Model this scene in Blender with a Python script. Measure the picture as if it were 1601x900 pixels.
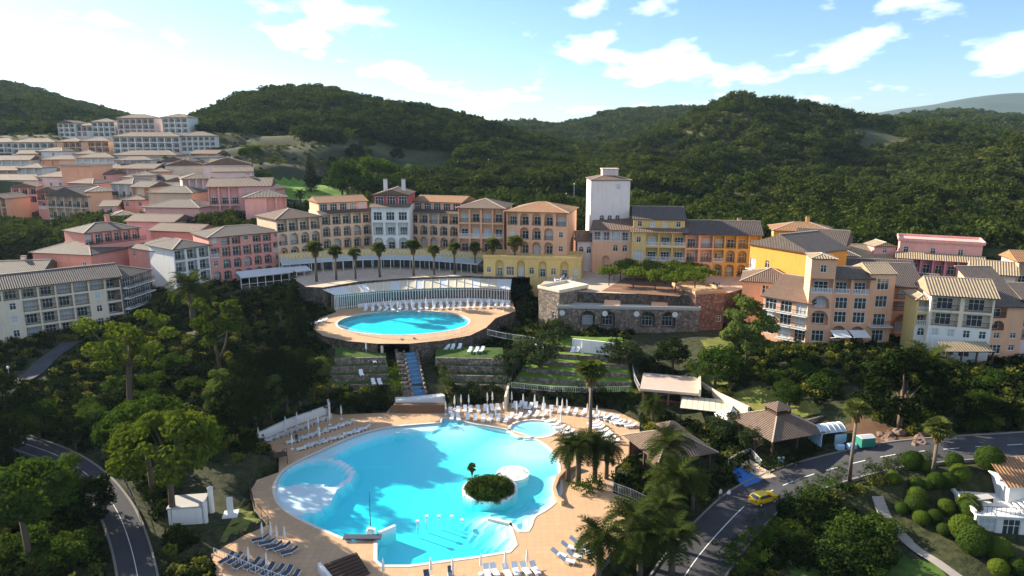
import bpy, math, random
import numpy as np
from mathutils import Vector, Matrix, noise
from mathutils.geometry import tessellate_polygon
R = math.radians
rng = random.Random(7)
for o in list(bpy.data.objects): bpy.data.objects.remove(o)
scene = bpy.context.scene
COL = scene.collection

# ---------------------------------------------------------------- camera
CAM_H, PITCH, F = 48.0, R(12.0), 1100.0
cam = bpy.data.cameras.new('camera'); cam.sensor_width = 36.0; cam.lens = 36.0*F/1601.0
cam.clip_start = 0.5; cam.clip_end = 40000
cam_o = bpy.data.objects.new('camera', cam); COL.objects.link(cam_o)
cam_o.location = (0, 0, CAM_H); cam_o.rotation_euler = (math.pi/2-PITCH, 0, 0)
scene.camera = cam_o

# ---------------------------------------------------------------- sky and sun
SUN_AZ, SUN_EL = R(-60.0), R(24.0)          # azimuth measured from +Y towards +X
world = bpy.data.worlds.new('World'); scene.world = world; world.use_nodes = True
def build_world():
    nt = world.node_tree; nt.nodes.clear(); N = nt.nodes.new; L = nt.links.new
    out = N('ShaderNodeOutputWorld'); bg = N('ShaderNodeBackground'); bg.inputs[1].default_value = 0.074
    sky = N('ShaderNodeTexSky'); sky.sky_type = 'NISHITA'; sky.sun_disc = False
    sky.sun_elevation = SUN_EL; sky.sun_rotation = SUN_AZ
    sky.altitude = 100; sky.air_density = 1.0; sky.dust_density = 0.35; sky.ozone_density = 5.0
    tc = N('ShaderNodeTexCoord'); sp = N('ShaderNodeSeparateXYZ'); L(tc.outputs['Generated'], sp.inputs[0])
    # small fair-weather clouds on a flat layer high above
    zz = N('ShaderNodeMath'); zz.operation = 'MAXIMUM'; L(sp.outputs[2], zz.inputs[0]); zz.inputs[1].default_value = 0.0
    za = N('ShaderNodeMath'); za.operation = 'ADD'; L(zz.outputs[0], za.inputs[0]); za.inputs[1].default_value = 0.22
    dx = N('ShaderNodeMath'); dx.operation = 'DIVIDE'; L(sp.outputs[0], dx.inputs[0]); L(za.outputs[0], dx.inputs[1])
    dy = N('ShaderNodeMath'); dy.operation = 'DIVIDE'; L(sp.outputs[1], dy.inputs[0]); L(za.outputs[0], dy.inputs[1])
    cb = N('ShaderNodeCombineXYZ'); L(dx.outputs[0], cb.inputs[0]); L(dy.outputs[0], cb.inputs[1])
    mp = N('ShaderNodeMapping'); L(cb.outputs[0], mp.inputs[0]); mp.inputs['Location'].default_value = CLOUD_OFF
    mp.inputs['Scale'].default_value = (1.0, 0.75, 1)
    n1 = N('ShaderNodeTexNoise'); L(mp.outputs[0], n1.inputs[0]); n1.inputs['Scale'].default_value = 3.0
    n1.inputs['Detail'].default_value = 7; n1.inputs['Roughness'].default_value = 0.52
    n2 = N('ShaderNodeTexNoise'); L(mp.outputs[0], n2.inputs[0]); n2.inputs['Scale'].default_value = 0.9; n2.inputs['Detail'].default_value = 2
    mm = N('ShaderNodeMath'); mm.operation = 'MULTIPLY_ADD'; L(n2.outputs[0], mm.inputs[0]); mm.inputs[1].default_value = 0.55; L(n1.outputs[0], mm.inputs[2])
    rp = N('ShaderNodeValToRGB'); L(mm.outputs[0], rp.inputs[0])
    rp.color_ramp.elements[0].position = 0.80; rp.color_ramp.elements[1].position = 0.95
    rp.color_ramp.elements[0].color = (0, 0, 0, 1); rp.color_ramp.elements[1].color = (.85, .85, .85, 1)
    mx = N('ShaderNodeMixRGB'); L(rp.outputs[0], mx.inputs[0]); L(sky.outputs[0], mx.inputs[1]); mx.inputs[2].default_value = (10.5, 10.6, 10.8, 1)
    L(mx.outputs[0], bg.inputs[0]); L(bg.outputs[0], out.inputs[0])
CLOUD_OFF = (0.6, 0.2, 0); HAZE = .00005
build_world()
sl = bpy.data.lights.new('sun', 'SUN'); sl.energy = 4.7; sl.angle = R(0.6); sl.color = (1.0, 0.88, 0.70)
sun = bpy.data.objects.new('sun', sl); COL.objects.link(sun)
to_sun = Vector((math.sin(SUN_AZ)*math.cos(SUN_EL), math.cos(SUN_AZ)*math.cos(SUN_EL), math.sin(SUN_EL)))
sun.rotation_euler = to_sun.to_track_quat('Z', 'Y').to_euler(); sun.location = (-200, 150, 200)
vs = scene.view_settings; vs.view_transform = 'Standard'; vs.look = 'None'; vs.gamma = 1.0; vs.use_curve_mapping = False
vs.exposure = 1.5
scene.cycles.max_bounces = 5; scene.cycles.diffuse_bounces = 2; scene.cycles.glossy_bounces = 2
scene.cycles.transparent_max_bounces = 12; scene.cycles.volume_bounces = 0; scene.cycles.use_denoising = True
scene.cycles.caustics_reflective = False; scene.cycles.caustics_refractive = False

# ---------------------------------------------------------------- pixel <-> world
cP, sP = math.cos(PITCH), math.sin(PITCH)
def ray(px, py):
    a, b = (px-800.5)/F, (450.0-py)/F
    return Vector((a, cP+b*sP, -sP+b*cP))
def P(px, py, z):                       # where the ray through a pixel meets height z
    d = ray(px, py); t = (z-CAM_H)/d.z
    return Vector((d.x*t, d.y*t, z))
def atY(px, Y, z):                      # x of a pixel column at distance Y and height z
    depth = Y*cP+(CAM_H-z)*sP
    return Vector(((px-800.5)/F*depth, Y, z))
def zat(py, Y):                         # height seen at pixel row py at distance Y
    d = ray(800.5, py); return CAM_H+d.z*Y/d.y
def lerp(a, b, t): return a+(b-a)*t

# ---------------------------------------------------------------- tags and mesh helpers
def tag(o, label=None, cat=None, group=None, kind=None):
    if label: o['label'] = label
    if cat: o['category'] = cat
    if group: o['group'] = group
    if kind: o['kind'] = kind
    return o
def link(o, parent=None, loc=None, rz=None):
    COL.objects.link(o)
    if parent is not None: o.parent = parent
    if loc is not None: o.location = loc
    if rz is not None: o.rotation_euler = (0, 0, rz)
    return o
def empty(name, loc, rz=0, label=None, cat=None, group=None):
    o = bpy.data.objects.new(name, None); o.empty_display_size = .5
    link(o, None, loc, rz); return tag(o, label, cat, group)
class MB:
    def __init__(s): s.v = []; s.f = []; s.m = []; s.uv = {}
    def face(s, pts, m=0, uv=None):
        i = len(s.v); s.v += [tuple(p) for p in pts]; s.f.append(tuple(range(i, i+len(pts)))); s.m.append(m)
        if uv: s.uv[len(s.f)-1] = uv
    def box(s, x0, y0, z0, x1, y1, z1, m=0, M=None):
        c = [(x0,y0,z0),(x1,y0,z0),(x1,y1,z0),(x0,y1,z0),(x0,y0,z1),(x1,y0,z1),(x1,y1,z1),(x0,y1,z1)]
        if M is not None: c = [tuple(M @ Vector(p)) for p in c]
        i = len(s.v); s.v += c
        for q in ((0,3,2,1),(4,5,6,7),(0,1,5,4),(1,2,6,5),(2,3,7,6),(3,0,4,7)):
            s.f.append(tuple(i+k for k in q)); s.m.append(m)
    def bar(s, a, b, w, h=None, m=0):           # square bar between two points
        a, b = Vector(a), Vector(b); d = b-a; L = d.length
        if L < 1e-6: return
        M = Matrix.Translation(a) @ d.to_track_quat('X', 'Z').to_matrix().to_4x4(); h = h or w
        s.box(0, -w/2, -h/2, L, w/2, h/2, m, M)
    def tube(s, pts, rad, n=8, m=0, cap=True):
        rings = []
        for k, p in enumerate(pts):
            p = Vector(p); a = Vector(pts[max(k-1, 0)]); b = Vector(pts[min(k+1, len(pts)-1)])
            q = (b-a).to_track_quat('Z', 'Y'); r = rad[k] if isinstance(rad, (list, tuple)) else rad
            i = len(s.v)
            for j in range(n):
                t = 2*math.pi*j/n; s.v.append(tuple(p+q @ Vector((r*math.cos(t), r*math.sin(t), 0))))
            rings.append(i)
        for a, b in zip(rings, rings[1:]):
            for j in range(n):
                s.f.append((a+j, a+(j+1) % n, b+(j+1) % n, b+j)); s.m.append(m)
        if cap:
            s.f.append(tuple(rings[0]+j for j in reversed(range(n)))); s.m.append(m)
            s.f.append(tuple(rings[-1]+j for j in range(n))); s.m.append(m)
    def lathe(s, prof, n=12, m=0, c=(0, 0)):
        s.tube([(c[0], c[1], z) for r, z in prof], [max(r, .001) for r, z in prof], n, m)
    def mesh(s, name, mats, smooth=False):
        me = bpy.data.meshes.new(name); me.from_pydata(s.v, [], s.f)
        for mm in mats: me.materials.append(mm)
        if len(mats) > 1: me.polygons.foreach_set('material_index', s.m)
        if s.uv:
            ul = me.uv_layers.new(name='UVMap'); fl = ul.data
            for fi, uvs in s.uv.items():
                for li, q in zip(me.polygons[fi].loop_indices, uvs): fl[li].uv = q
        if smooth: me.polygons.foreach_set('use_smooth', [True]*len(me.polygons))
        me.update(); return me
    def obj(s, name, mats, parent=None, loc=None, rz=None, smooth=False):
        if not isinstance(mats, (list, tuple)): mats = [mats]
        return link(bpy.data.objects.new(name, s.mesh(name, mats, smooth)), parent, loc, rz)
CACHE = {}
def shared(key, name, fn, mats, smooth=False):
    if key not in CACHE:
        b = MB(); fn(b); CACHE[key] = b.mesh(name, mats if isinstance(mats, (list, tuple)) else [mats], smooth)
    return CACHE[key]
def inst(name, me, parent=None, loc=(0, 0, 0), rz=0, scale=None):
    o = link(bpy.data.objects.new(name, me), parent, loc, rz)
    if scale is not None: o.scale = scale if isinstance(scale, (tuple, list)) else (scale,)*3
    return o
def flat_poly(mb, loops, z, m=0, up=True):      # filled outline with holes
    loops = [[Vector((p[0], p[1], 0)) for p in l] for l in loops]
    pts = [p for l in loops for p in l]
    for t in tessellate_polygon(loops):
        a, b, c = (pts[i] for i in t)
        if ((b-a).cross(c-a).z > 0) != up: b, c = c, b
        mb.face([(q.x, q.y, z) for q in (a, b, c)], m)
def wall_strip(mb, loop, z0, z1, m=0, closed=True):
    n = len(loop)
    for i in range(n if closed else n-1):
        a, b = loop[i], loop[(i+1) % n]
        mb.face([(a[0],a[1],z0),(b[0],b[1],z0),(b[0],b[1],z1),(a[0],a[1],z1)], m)
def smooth_loop(pts, n=4, closed=True):         # Catmull-Rom through 2D points
    out = []; N = len(pts)
    for i in range(N if closed else N-1):
        g = lambda k: Vector(pts[k % N] if closed else pts[min(max(k, 0), N-1)])
        p0, p1, p2, p3 = g(i-1), g(i), g(i+1), g(i+2)
        for k in range(n):
            t = k/n
            out.append(0.5*((2*p1)+(p2-p0)*t+(2*p0-5*p1+4*p2-p3)*t*t+(3*p1-p0-3*p2+p3)*t**3))
    if not closed: out.append(Vector(pts[-1]))
    return out
def inside(poly, x, y):
    r = False; j = len(poly)-1
    for i in range(len(poly)):
        xi, yi, xj, yj = poly[i][0], poly[i][1], poly[j][0], poly[j][1]
        if (yi > y) != (yj > y) and x < (xj-xi)*(y-yi)/(yj-yi)+xi: r = not r
        j = i
    return r
def seg_dist(p, a, b):
    ax, ay = b[0]-a[0], b[1]-a[1]; l = ax*ax+ay*ay
    t = 0 if l == 0 else max(0, min(1, ((p[0]-a[0])*ax+(p[1]-a[1])*ay)/l))
    return math.hypot(p[0]-a[0]-ax*t, p[1]-a[1]-ay*t), t
def loop_dist(p, loop, closed=True):
    n = len(loop)
    return min(seg_dist(p, loop[i], loop[(i+1) % n])[0] for i in range(n if closed else n-1))

# ---------------------------------------------------------------- materials
MATS = {}
def mat(name, col, rough=.8, var=.18, scale=.6, bump=.0, bscale=8, col2=None, metal=0, spec=.3):
    if name in MATS: return MATS[name]
    m = bpy.data.materials.new(name); m.use_nodes = True; nt = m.node_tree; N = nt.nodes.new; L = nt.links.new
    bs = nt.nodes['Principled BSDF']; bs.inputs['Roughness'].default_value = rough; bs.inputs['Metallic'].default_value = metal
    bs.inputs['Specular IOR Level'].default_value = spec
    g = N('ShaderNodeNewGeometry'); n1 = N('ShaderNodeTexNoise'); L(g.outputs['Position'], n1.inputs['Vector'])
    n1.inputs['Scale'].default_value = scale; n1.inputs['Detail'].default_value = 6; n1.inputs['Roughness'].default_value = .65
    mx = N('ShaderNodeMixRGB'); L(n1.outputs[0], mx.inputs[0])
    c2 = col2 or tuple(min(1, c*(1+var)) for c in col); c1 = col if col2 else tuple(c*(1-var) for c in col)
    mx.inputs[1].default_value = (*c1, 1); mx.inputs[2].default_value = (*c2, 1)
    if col2:
        rp = N('ShaderNodeMapRange'); L(n1.outputs[0], rp.inputs[0]); rp.inputs[1].default_value = .38; rp.inputs[2].default_value = .62; L(rp.outputs[0], mx.inputs[0])
    L(mx.outputs[0], bs.inputs['Base Color'])
    if bump:
        n2 = N('ShaderNodeTexNoise'); L(g.outputs['Position'], n2.inputs['Vector']); n2.inputs['Scale'].default_value = bscale; n2.inputs['Detail'].default_value = 4
        bp = N('ShaderNodeBump'); bp.inputs['Strength'].default_value = bump; bp.inputs['Distance'].default_value = .1
        L(n2.outputs[0], bp.inputs['Height']); L(bp.outputs[0], bs.inputs['Normal'])
    MATS[name] = m; return m
def plaster(name, col):
    m = mat('plaster_'+name, col, .85, .10, .35, .15, 6); nt = m.node_tree; N = nt.nodes.new; L = nt.links.new; bs = nt.nodes['Principled BSDF']; src = bs.inputs['Base Color'].links[0].from_socket
    g = N('ShaderNodeNewGeometry'); mp = N('ShaderNodeMapping'); mp.inputs['Scale'].default_value = (1.4, 1.4, .16); L(g.outputs['Position'], mp.inputs[0])
    n = N('ShaderNodeTexNoise'); n.inputs['Scale'].default_value = 1.0; n.inputs['Detail'].default_value = 5; n.inputs['Roughness'].default_value = .7; L(mp.outputs[0], n.inputs['Vector'])
    rp = N('ShaderNodeMapRange'); L(n.outputs[0], rp.inputs[0]); rp.inputs[1].default_value = .5; rp.inputs[2].default_value = .78; rp.inputs[3].default_value = 0; rp.inputs[4].default_value = .42
    mx = N('ShaderNodeMixRGB'); L(rp.outputs[0], mx.inputs[0]); L(src, mx.inputs[1]); mx.inputs[2].default_value = (col[0]*.5, col[1]*.5, col[2]*.5, 1); L(mx.outputs[0], bs.inputs['Base Color']); return m
def tile_mat(name, c1, c2, period=.42):
    if name in MATS: return MATS[name]
    m = bpy.data.materials.new(name); m.use_nodes = True; nt = m.node_tree; N = nt.nodes.new; L = nt.links.new
    bs = nt.nodes['Principled BSDF']; bs.inputs['Roughness'].default_value = .8
    uv = N('ShaderNodeUVMap'); sp = N('ShaderNodeSeparateXYZ'); L(uv.outputs[0], sp.inputs[0])
    w = N('ShaderNodeMath'); w.operation = 'MULTIPLY'; L(sp.outputs[0], w.inputs[0]); w.inputs[1].default_value = 2*math.pi/period
    s = N('ShaderNodeMath'); s.operation = 'SINE'; L(w.outputs[0], s.inputs[0])
    h = N('ShaderNodeMath'); h.operation = 'MULTIPLY_ADD'; L(s.outputs[0], h.inputs[0]); h.inputs[1].default_value = .5; h.inputs[2].default_value = .5
    g = N('ShaderNodeNewGeometry'); n1 = N('ShaderNodeTexNoise'); L(g.outputs['Position'], n1.inputs['Vector'])
    n1.inputs['Scale'].default_value = 1.3; n1.inputs['Detail'].default_value = 7; n1.inputs['Roughness'].default_value = .75
    rp = N('ShaderNodeMapRange'); L(n1.outputs[0], rp.inputs[0]); rp.inputs[1].default_value = .33; rp.inputs[2].default_value = .67
    mx = N('ShaderNodeMixRGB'); L(rp.outputs[0], mx.inputs[0]); mx.inputs[1].default_value = (*c1, 1); mx.inputs[2].default_value = (*c2, 1)
    m2 = N('ShaderNodeMixRGB'); m2.blend_type = 'MULTIPLY'; m2.inputs[0].default_value = .55
    L(mx.outputs[0], m2.inputs[1]); L(h.outputs[0], m2.inputs[2]); L(m2.outputs[0], bs.inputs['Base Color'])
    bp = N('ShaderNodeBump'); bp.inputs['Strength'].default_value = .8; bp.inputs['Distance'].default_value = .12; L(h.outputs[0], bp.inputs['Height']); L(bp.outputs[0], bs.inputs['Normal'])
    MATS[name] = m; return m
def stone_mat(name, c1, c2, sc=1.6):
    if name in MATS: return MATS[name]
    m = bpy.data.materials.new(name); m.use_nodes = True; nt = m.node_tree; N = nt.nodes.new; L = nt.links.new
    bs = nt.nodes['Principled BSDF']; bs.inputs['Roughness'].default_value = .9
    g = N('ShaderNodeNewGeometry'); v = N('ShaderNodeTexVoronoi'); L(g.outputs['Position'], v.inputs['Vector']); v.inputs['Scale'].default_value = sc
    e = N('ShaderNodeTexVoronoi'); e.feature = 'DISTANCE_TO_EDGE'; L(g.outputs['Position'], e.inputs['Vector']); e.inputs['Scale'].default_value = sc
    sp = N('ShaderNodeSeparateColor'); L(v.outputs['Color'], sp.inputs[0])
    mx = N('ShaderNodeMixRGB'); L(sp.outputs[0], mx.inputs[0]); mx.inputs[1].default_value = (*c1, 1); mx.inputs[2].default_value = (*c2, 1)
    rp = N('ShaderNodeMapRange'); L(e.outputs['Distance'], rp.inputs[0]); rp.inputs[2].default_value = .09
    m2 = N('ShaderNodeMixRGB'); L(rp.outputs[0], m2.inputs[0]); m2.inputs[1].default_value = (c1[0]*.5, c1[1]*.5, c1[2]*.5, 1); L(mx.outputs[0], m2.inputs[2])
    L(m2.outputs[0], bs.inputs['Base Color'])
    bp = N('ShaderNodeBump'); bp.inputs['Strength'].default_value = .7; bp.inputs['Distance'].default_value = .1; L(rp.outputs[0], bp.inputs['Height']); L(bp.outputs[0], bs.inputs['Normal'])
    MATS[name] = m; return m
def leaf_mat(name, c1, c2, trans=.35):
    if name in MATS: return MATS[name]
    m = bpy.data.materials.new(name); m.use_nodes = True; nt = m.node_tree; N = nt.nodes.new; L = nt.links.new
    nt.nodes.remove(nt.nodes['Principled BSDF']); out = nt.nodes['Material Output']
    oi = N('ShaderNodeObjectInfo'); g = N('ShaderNodeNewGeometry'); n1 = N('ShaderNodeTexNoise'); L(g.outputs['Position'], n1.inputs['Vector'])
    n1.inputs['Scale'].default_value = .55; n1.inputs['Detail'].default_value = 5; n1.inputs['Roughness'].default_value = .7
    ad = N('ShaderNodeMath'); ad.operation = 'MULTIPLY_ADD'; L(oi.outputs['Random'], ad.inputs[0]); ad.inputs[1].default_value = .55; L(n1.outputs[0], ad.inputs[2])
    n3 = N('ShaderNodeTexNoise'); L(g.outputs['Position'], n3.inputs['Vector']); n3.inputs['Scale'].default_value = .028; n3.inputs['Detail'].default_value = 4
    a2 = N('ShaderNodeMath'); a2.operation = 'MULTIPLY_ADD'; L(n3.outputs[0], a2.inputs[0]); a2.inputs[1].default_value = 1.1; L(ad.outputs[0], a2.inputs[2])
    rp = N('ShaderNodeMapRange'); L(a2.outputs[0], rp.inputs[0]); rp.inputs[1].default_value = .85; rp.inputs[2].default_value = 1.75
    mx = N('ShaderNodeMixRGB'); L(rp.outputs[0], mx.inputs[0]); mx.inputs[1].default_value = (*c1, 1); mx.inputs[2].default_value = (*c2, 1)
    d = N('ShaderNodeBsdfDiffuse'); t = N('ShaderNodeBsdfTranslucent'); L(mx.outputs[0], d.inputs[0])
    hs = N('ShaderNodeMixRGB'); hs.blend_type = 'MULTIPLY'; hs.inputs[0].default_value = 1; L(mx.outputs[0], hs.inputs[1]); hs.inputs[2].default_value = (1.5, 1.5, .6, 1)
    L(hs.outputs[0], t.inputs[0])
    a = N('ShaderNodeMixShader'); a.inputs[0].default_value = trans; L(d.outputs[0], a.inputs[1]); L(t.outputs[0], a.inputs[2])
    L(a.outputs[0], out.inputs[0]); MATS[name] = m; return m
def glass_mat(name, col, rough=.08):
    m = mat(name, col, rough, .3, .5, spec=.8); return m

M_WHITE = mat('white_paint', (.74, .74, .72), .5, .06)
M_CREAM = plaster('cream', (.72, .61, .46)); M_YELLOW = plaster('yellow', (.67, .47, .18)); M_OCHRE = plaster('ochre', (.66, .39, .10))
M_ORANGE = plaster('orange', (.76, .33, .06)); M_PINK = plaster('pink', (.70, .30, .24)); M_ROSE = plaster('rose', (.74, .40, .35))
M_SALMON = plaster('salmon', (.74, .41, .25)); M_BEIGE = plaster('beige', (.66, .47, .33)); M_PALE = plaster('pale_pink', (.70, .55, .51))
M_VIOLET = plaster('violet', (.50, .22, .29)); M_TOWER = plaster('tower_white', (.76, .68, .65)); M_RED = plaster('red', (.45, .09, .08)); M_OFFW = plaster('off_white', (.72, .70, .66)); M_BROWN = plaster('brown', (.20, .13, .09))
M_TILE = tile_mat('roof_tiles', (.15, .098, .070), (.26, .17, .115)); M_TILE_O = tile_mat('orange_roof_tiles', (.34, .16, .07), (.50, .26, .11))
M_TILE_G = tile_mat('weathered_roof_tiles', (.11, .088, .074), (.19, .15, .12)); M_TILE_L = tile_mat('light_roof_tiles', (.36, .27, .17), (.52, .40, .25), .5)
M_TILE_D = tile_mat('dark_roof_tiles', (.085, .065, .055), (.15, .11, .09))
M_CAP = mat('ridge_tiles', (.52, .42, .32), .8, .15)
M_GLASS = glass_mat('window_glass', (.035, .05, .06)); M_CURTAIN = mat('curtain', (.5, .52, .52), .7)
M_RAIL = mat('dark_rail', (.04, .035, .035), .5); M_WOOD = mat('dark_wood', (.075, .042, .026), .7, .3, 3, .2); M_TIMBER = mat('timber', (.22, .12, .065), .7, .3, 3, .2)
M_STONE = stone_mat('rubble_stone', (.13, .10, .08), (.33, .26, .20)); M_STONE_R = stone_mat('red_rubble_stone', (.17, .085, .06), (.36, .20, .14))
M_CONC = mat('concrete', (.42, .40, .37), .9, .15, .8, .15)
# ================================================================ ground
def px_loop(pts, z, n=4): return [Vector((q.x, q.y)) for q in smooth_loop([P(a, b, z).xy for a, b in pts], n)]
def px_poly(pts, z): return [P(a, b, z).xy for a, b in pts]
Z_UP, Z_PLAZA = 8.5, 14.0
DECK = px_poly([(330,866),(380,838),(420,820),(398,795),(391,768),(402,750),(436,738),(436,712),(404,690),(450,668),(515,646),(530,648),(604,645),(612,634),(694,634),(700,637),(800,629),(880,634),(960,640),(1000,660),(1000,705),(962,730),(958,770),(1010,790),(990,830),(950,870),(905,925),(870,975),(380,975),(340,905)], 0)
UPDECK = px_poly([(488,512),(500,497),(525,488),(525,474),(600,470),(700,464),(800,467),(806,486),(775,497),(760,512),(735,524),(690,532),(640,537),(590,537),(545,533),(505,525)], Z_UP)
PLAZA = [Vector((q.x, q.y)) for q in [P(478,448,14), P(505,449,14), P(560,440,14), P(640,434,14), P(730,431,14), P(800,433,14), P(858,433,14), P(842,447,14), P(848,454,14), P(960,458,14), P(1040,460,14), P(1122,462,14), P(1160,452,14), P(1180,425,14), P(1190,405,14), P(990,396,14), P(905,396,14), P(760,400,14), P(600,399,14), P(435,420,14)]]
# main pool
POOL = px_loop([(690,661),(745,664),(800,674),(845,692),(868,714),(873,740),(875,768),(862,788),(835,805),(800,818)], 0, 5)[:-5] + px_poly([(800,818),(768,809),(763,812),(795,819),(804,852),(796,861),(740,870),(640,883),(598,883),(590,876),(590,846),(592,838),(572,840),(552,846)], 0) + [Vector(q) for q in smooth_loop([P(*a, 0).xy for a in [(552,846),(520,833),(480,815),(455,801),(437,785),(431,765),(434,752),(446,735),(470,720),(505,704),(555,682),(610,668),(690,661)]], 4, False)][1:-1]
_c = sum(POOL, Vector((0, 0)))/len(POOL)
KID_C = P(834, 670, 0).xy; KID = [KID_C+Vector((math.cos(t)*3.9, math.sin(t)*3.6)) for t in [2*math.pi*k/28 for k in range(28)]]
UP_C = P(631, 503, Z_UP).xy; _ur = (P(733, 503, Z_UP)-P(529, 503, Z_UP)).length/2
_uy = (P(631, 485, Z_UP)-P(631, 522, Z_UP)).length/2
UPPOOL = [UP_C+Vector((math.cos(t)*_ur, math.sin(t)*_uy)) for t in [2*math.pi*k/48 for k in range(48)]]

ROADS = []        # (polyline with z, half width)
def road_line(pts): return [Vector(p) for p in smooth_loop([tuple(P(a, b, z)) for a, b, z in pts], 4, False)]
ROADS.append((road_line([(1040,960,-2.2),(1085,885,-1.6),(1130,830,-1.2),(1180,782,-.4),(1240,752,.8),(1310,730,2.2),(1400,710,4),(1500,700,5),(1600,694,5.6),(1700,688,6)]), 3.6))
ROADS.append((road_line([(-60,655,4.6),(30,690,3.6),(90,712,3),(140,745,2.4),(178,790,1.6),(200,840,1),(215,900,.4),(222,960,0)]), 1.8))
ROADS.append((road_line([(-40,612,6.2),(40,590,6.6),(75,560,7.0),(110,535,7.3)]), 1.6))
ROADS.append((road_line([(560,275,27),(640,270,27.5),(700,262,29),(760,258,30),(840,252,31)]), 3.0))

CTRL = [(340,862,0),(392,765,0.3),(436,700,.5),(515,640,1),(404,680,1.5),(980,690,0),(960,750,0),(1000,800,-.5),(920,900,-.5),(600,900,0),(400,950,0),(380,790,.4),(330,800,.5),(320,840,.4),
 (300,700,1.2),(250,760,1),(240,850,.6),(100,880,1),(0,800,3.5),(0,900,3),(60,830,2),(380,640,4),(330,600,6),(300,560,8),(230,640,5),(150,640,5.4),(60,640,5),(0,640,5.5),(430,600,5.5),(480,560,7),(450,500,9.5),(400,480,12),(330,510,10.5),(240,530,8.5),(120,548,7.5),(0,556,7.3),
 (500,600,3),(560,610,2),(610,600,2.2),(600,560,5.5),(520,545,7),(690,600,2.4),(720,560,5.5),(780,610,1.4),(800,560,5),(880,615,1.4),(900,560,5.2),(850,530,7.3),(980,620,1),(980,560,5),(960,525,7.6),(1100,530,7.2),(1010,600,2.2),(1050,560,5),(1130,560,6.3),(1200,580,6.5),(1150,640,3),(1060,660,.6),(1000,720,0),(1060,740,-.4),(1100,700,.4),(1200,690,1.6),(1290,680,3.2),
 (1250,560,8.5),(1330,552,9),(1400,560,9),(1450,585,9),(1600,585,9),(1350,620,7),(1500,640,7.2),(1600,640,7.4),(1430,680,5.2),(1560,675,6),(1420,740,2.5),(1500,730,3.5),(1600,720,4.5),(1500,800,.5),(1600,860,-1),(1400,860,-2),(1300,860,-1.8),(1200,860,-1.8),(1150,900,-2),(1280,780,-.6),(1060,830,-1.2),(1000,880,-1),(1600,960,-3),(1300,960,-3)]
CW = [P(a, b, z) for a, b, z in CTRL]
CW += [Vector(v) for v in [(-75,172,13),(-60,180,14),(-110,165,11.5),(-130,190,13),(-160,215,14),(-150,250,17),(-110,210,15),(-190,255,18),(-100,230,19),(-80,215,18),(-200,290,24),(-120,280,26),(-90,270,24),(-230,320,33),(-160,330,40),(-250,345,41),(-110,320,37),(-130,350,44),(-210,380,46),(-160,400,51),(-260,400,50),(-60,240,20),(-60,290,24),(-85,310,27),(-60,340,28),(0,200,18),(-40,210,18.5),(0,260,20),(40,220,18),(80,205,15),(60,260,20),(120,200,14),(110,250,16),(140,175,13),(170,175,13),(170,230,15),(120,145,12),(100,150,13),(210,170,12),(230,240,16),(0,350,26),(100,350,22),(-320,300,30),(-330,220,18),(-300,160,12),(-260,110,8),(-200,60,5),(0,40,-4),(150,40,-6),(260,90,2),(300,160,10),(320,250,16),(250,330,22),(-100,380,45),(0,420,34),(150,420,28),(300,420,28),(-300,430,52)]]
CA = np.array([[v[0], v[1], v[2]] for v in CW])
def nz(x, y, s, o=4): return noise.fractal(Vector((x*s, y*s, 3.1)), 1.0, 2.0, o)
def base_z(X, Y):
    d2 = (X[..., None]-CA[:, 0])**2+(Y[..., None]-CA[:, 1])**2+30
    w = 1/d2**1.7
    return (w*CA[:, 2]).sum(-1)/w.sum(-1)
TERR_R = []; TERR_L = []        # lawn terraces: (z, front edge pixels, back edge pixels)
_fy = [(603,612),(589,598),(575,584),(562,570),(550,557),(539,545),(528,533)]
for k in range(6):
    z = 1.9+.95*k; xl = 800+k*9; xr = 990-k*3
    TERR_R.append((z, [P(xl,_fy[k][0],z).xy, P((xl+xr)/2,(_fy[k][0]+_fy[k][1])/2+2,z).xy, P(xr,_fy[k][1],z).xy], [P(xr-2,_fy[k+1][1]-1,z).xy, P((xl+xr)/2,(_fy[k+1][0]+_fy[k+1][1])/2,z).xy, P(xl+8,_fy[k+1][0]-1,z).xy]))
_fy = [600,586,572,559,547]
for k in range(4):
    z = 2.6+1.25*k; TERR_L.append((z, [P(705-k*8,_fy[k],z).xy, P(796-k*3,_fy[k]+2,z).xy], [P(795-k*3,_fy[k+1]+1,z).xy, P(706-k*8,_fy[k+1]-1,z).xy]))
_fy = [603,588,574,561,549]
for k in range(4):
    z = 2.8+1.2*k; TERR_L.append((z, [P(505+k*6,_fy[k],z).xy, P(610-k*2,_fy[k]-3,z).xy], [P(609-k*2,_fy[k+1]-4,z).xy, P(507+k*6,_fy[k+1]-1,z).xy]))
PADS = [(DECK, -.35, 2), (UPDECK, Z_UP-.4, 1.5), (PLAZA, Z_PLAZA-.4, 1)]+[(a+b, z-.35, .8) for z, a, b in TERR_R+TERR_L]
def bbox(l): return (min(p[0] for p in l), max(p[0] for p in l), min(p[1] for p in l), max(p[1] for p in l))
POOLB = [(POOL, bbox(POOL), 3, -3.4), (KID, bbox(KID), 2.6, -1.2), (UPPOOL, bbox(UPPOOL), 2.6, Z_UP-2.6)]
PADB = [(p, bbox(p), z, m) for p, z, m in PADS]
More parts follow.
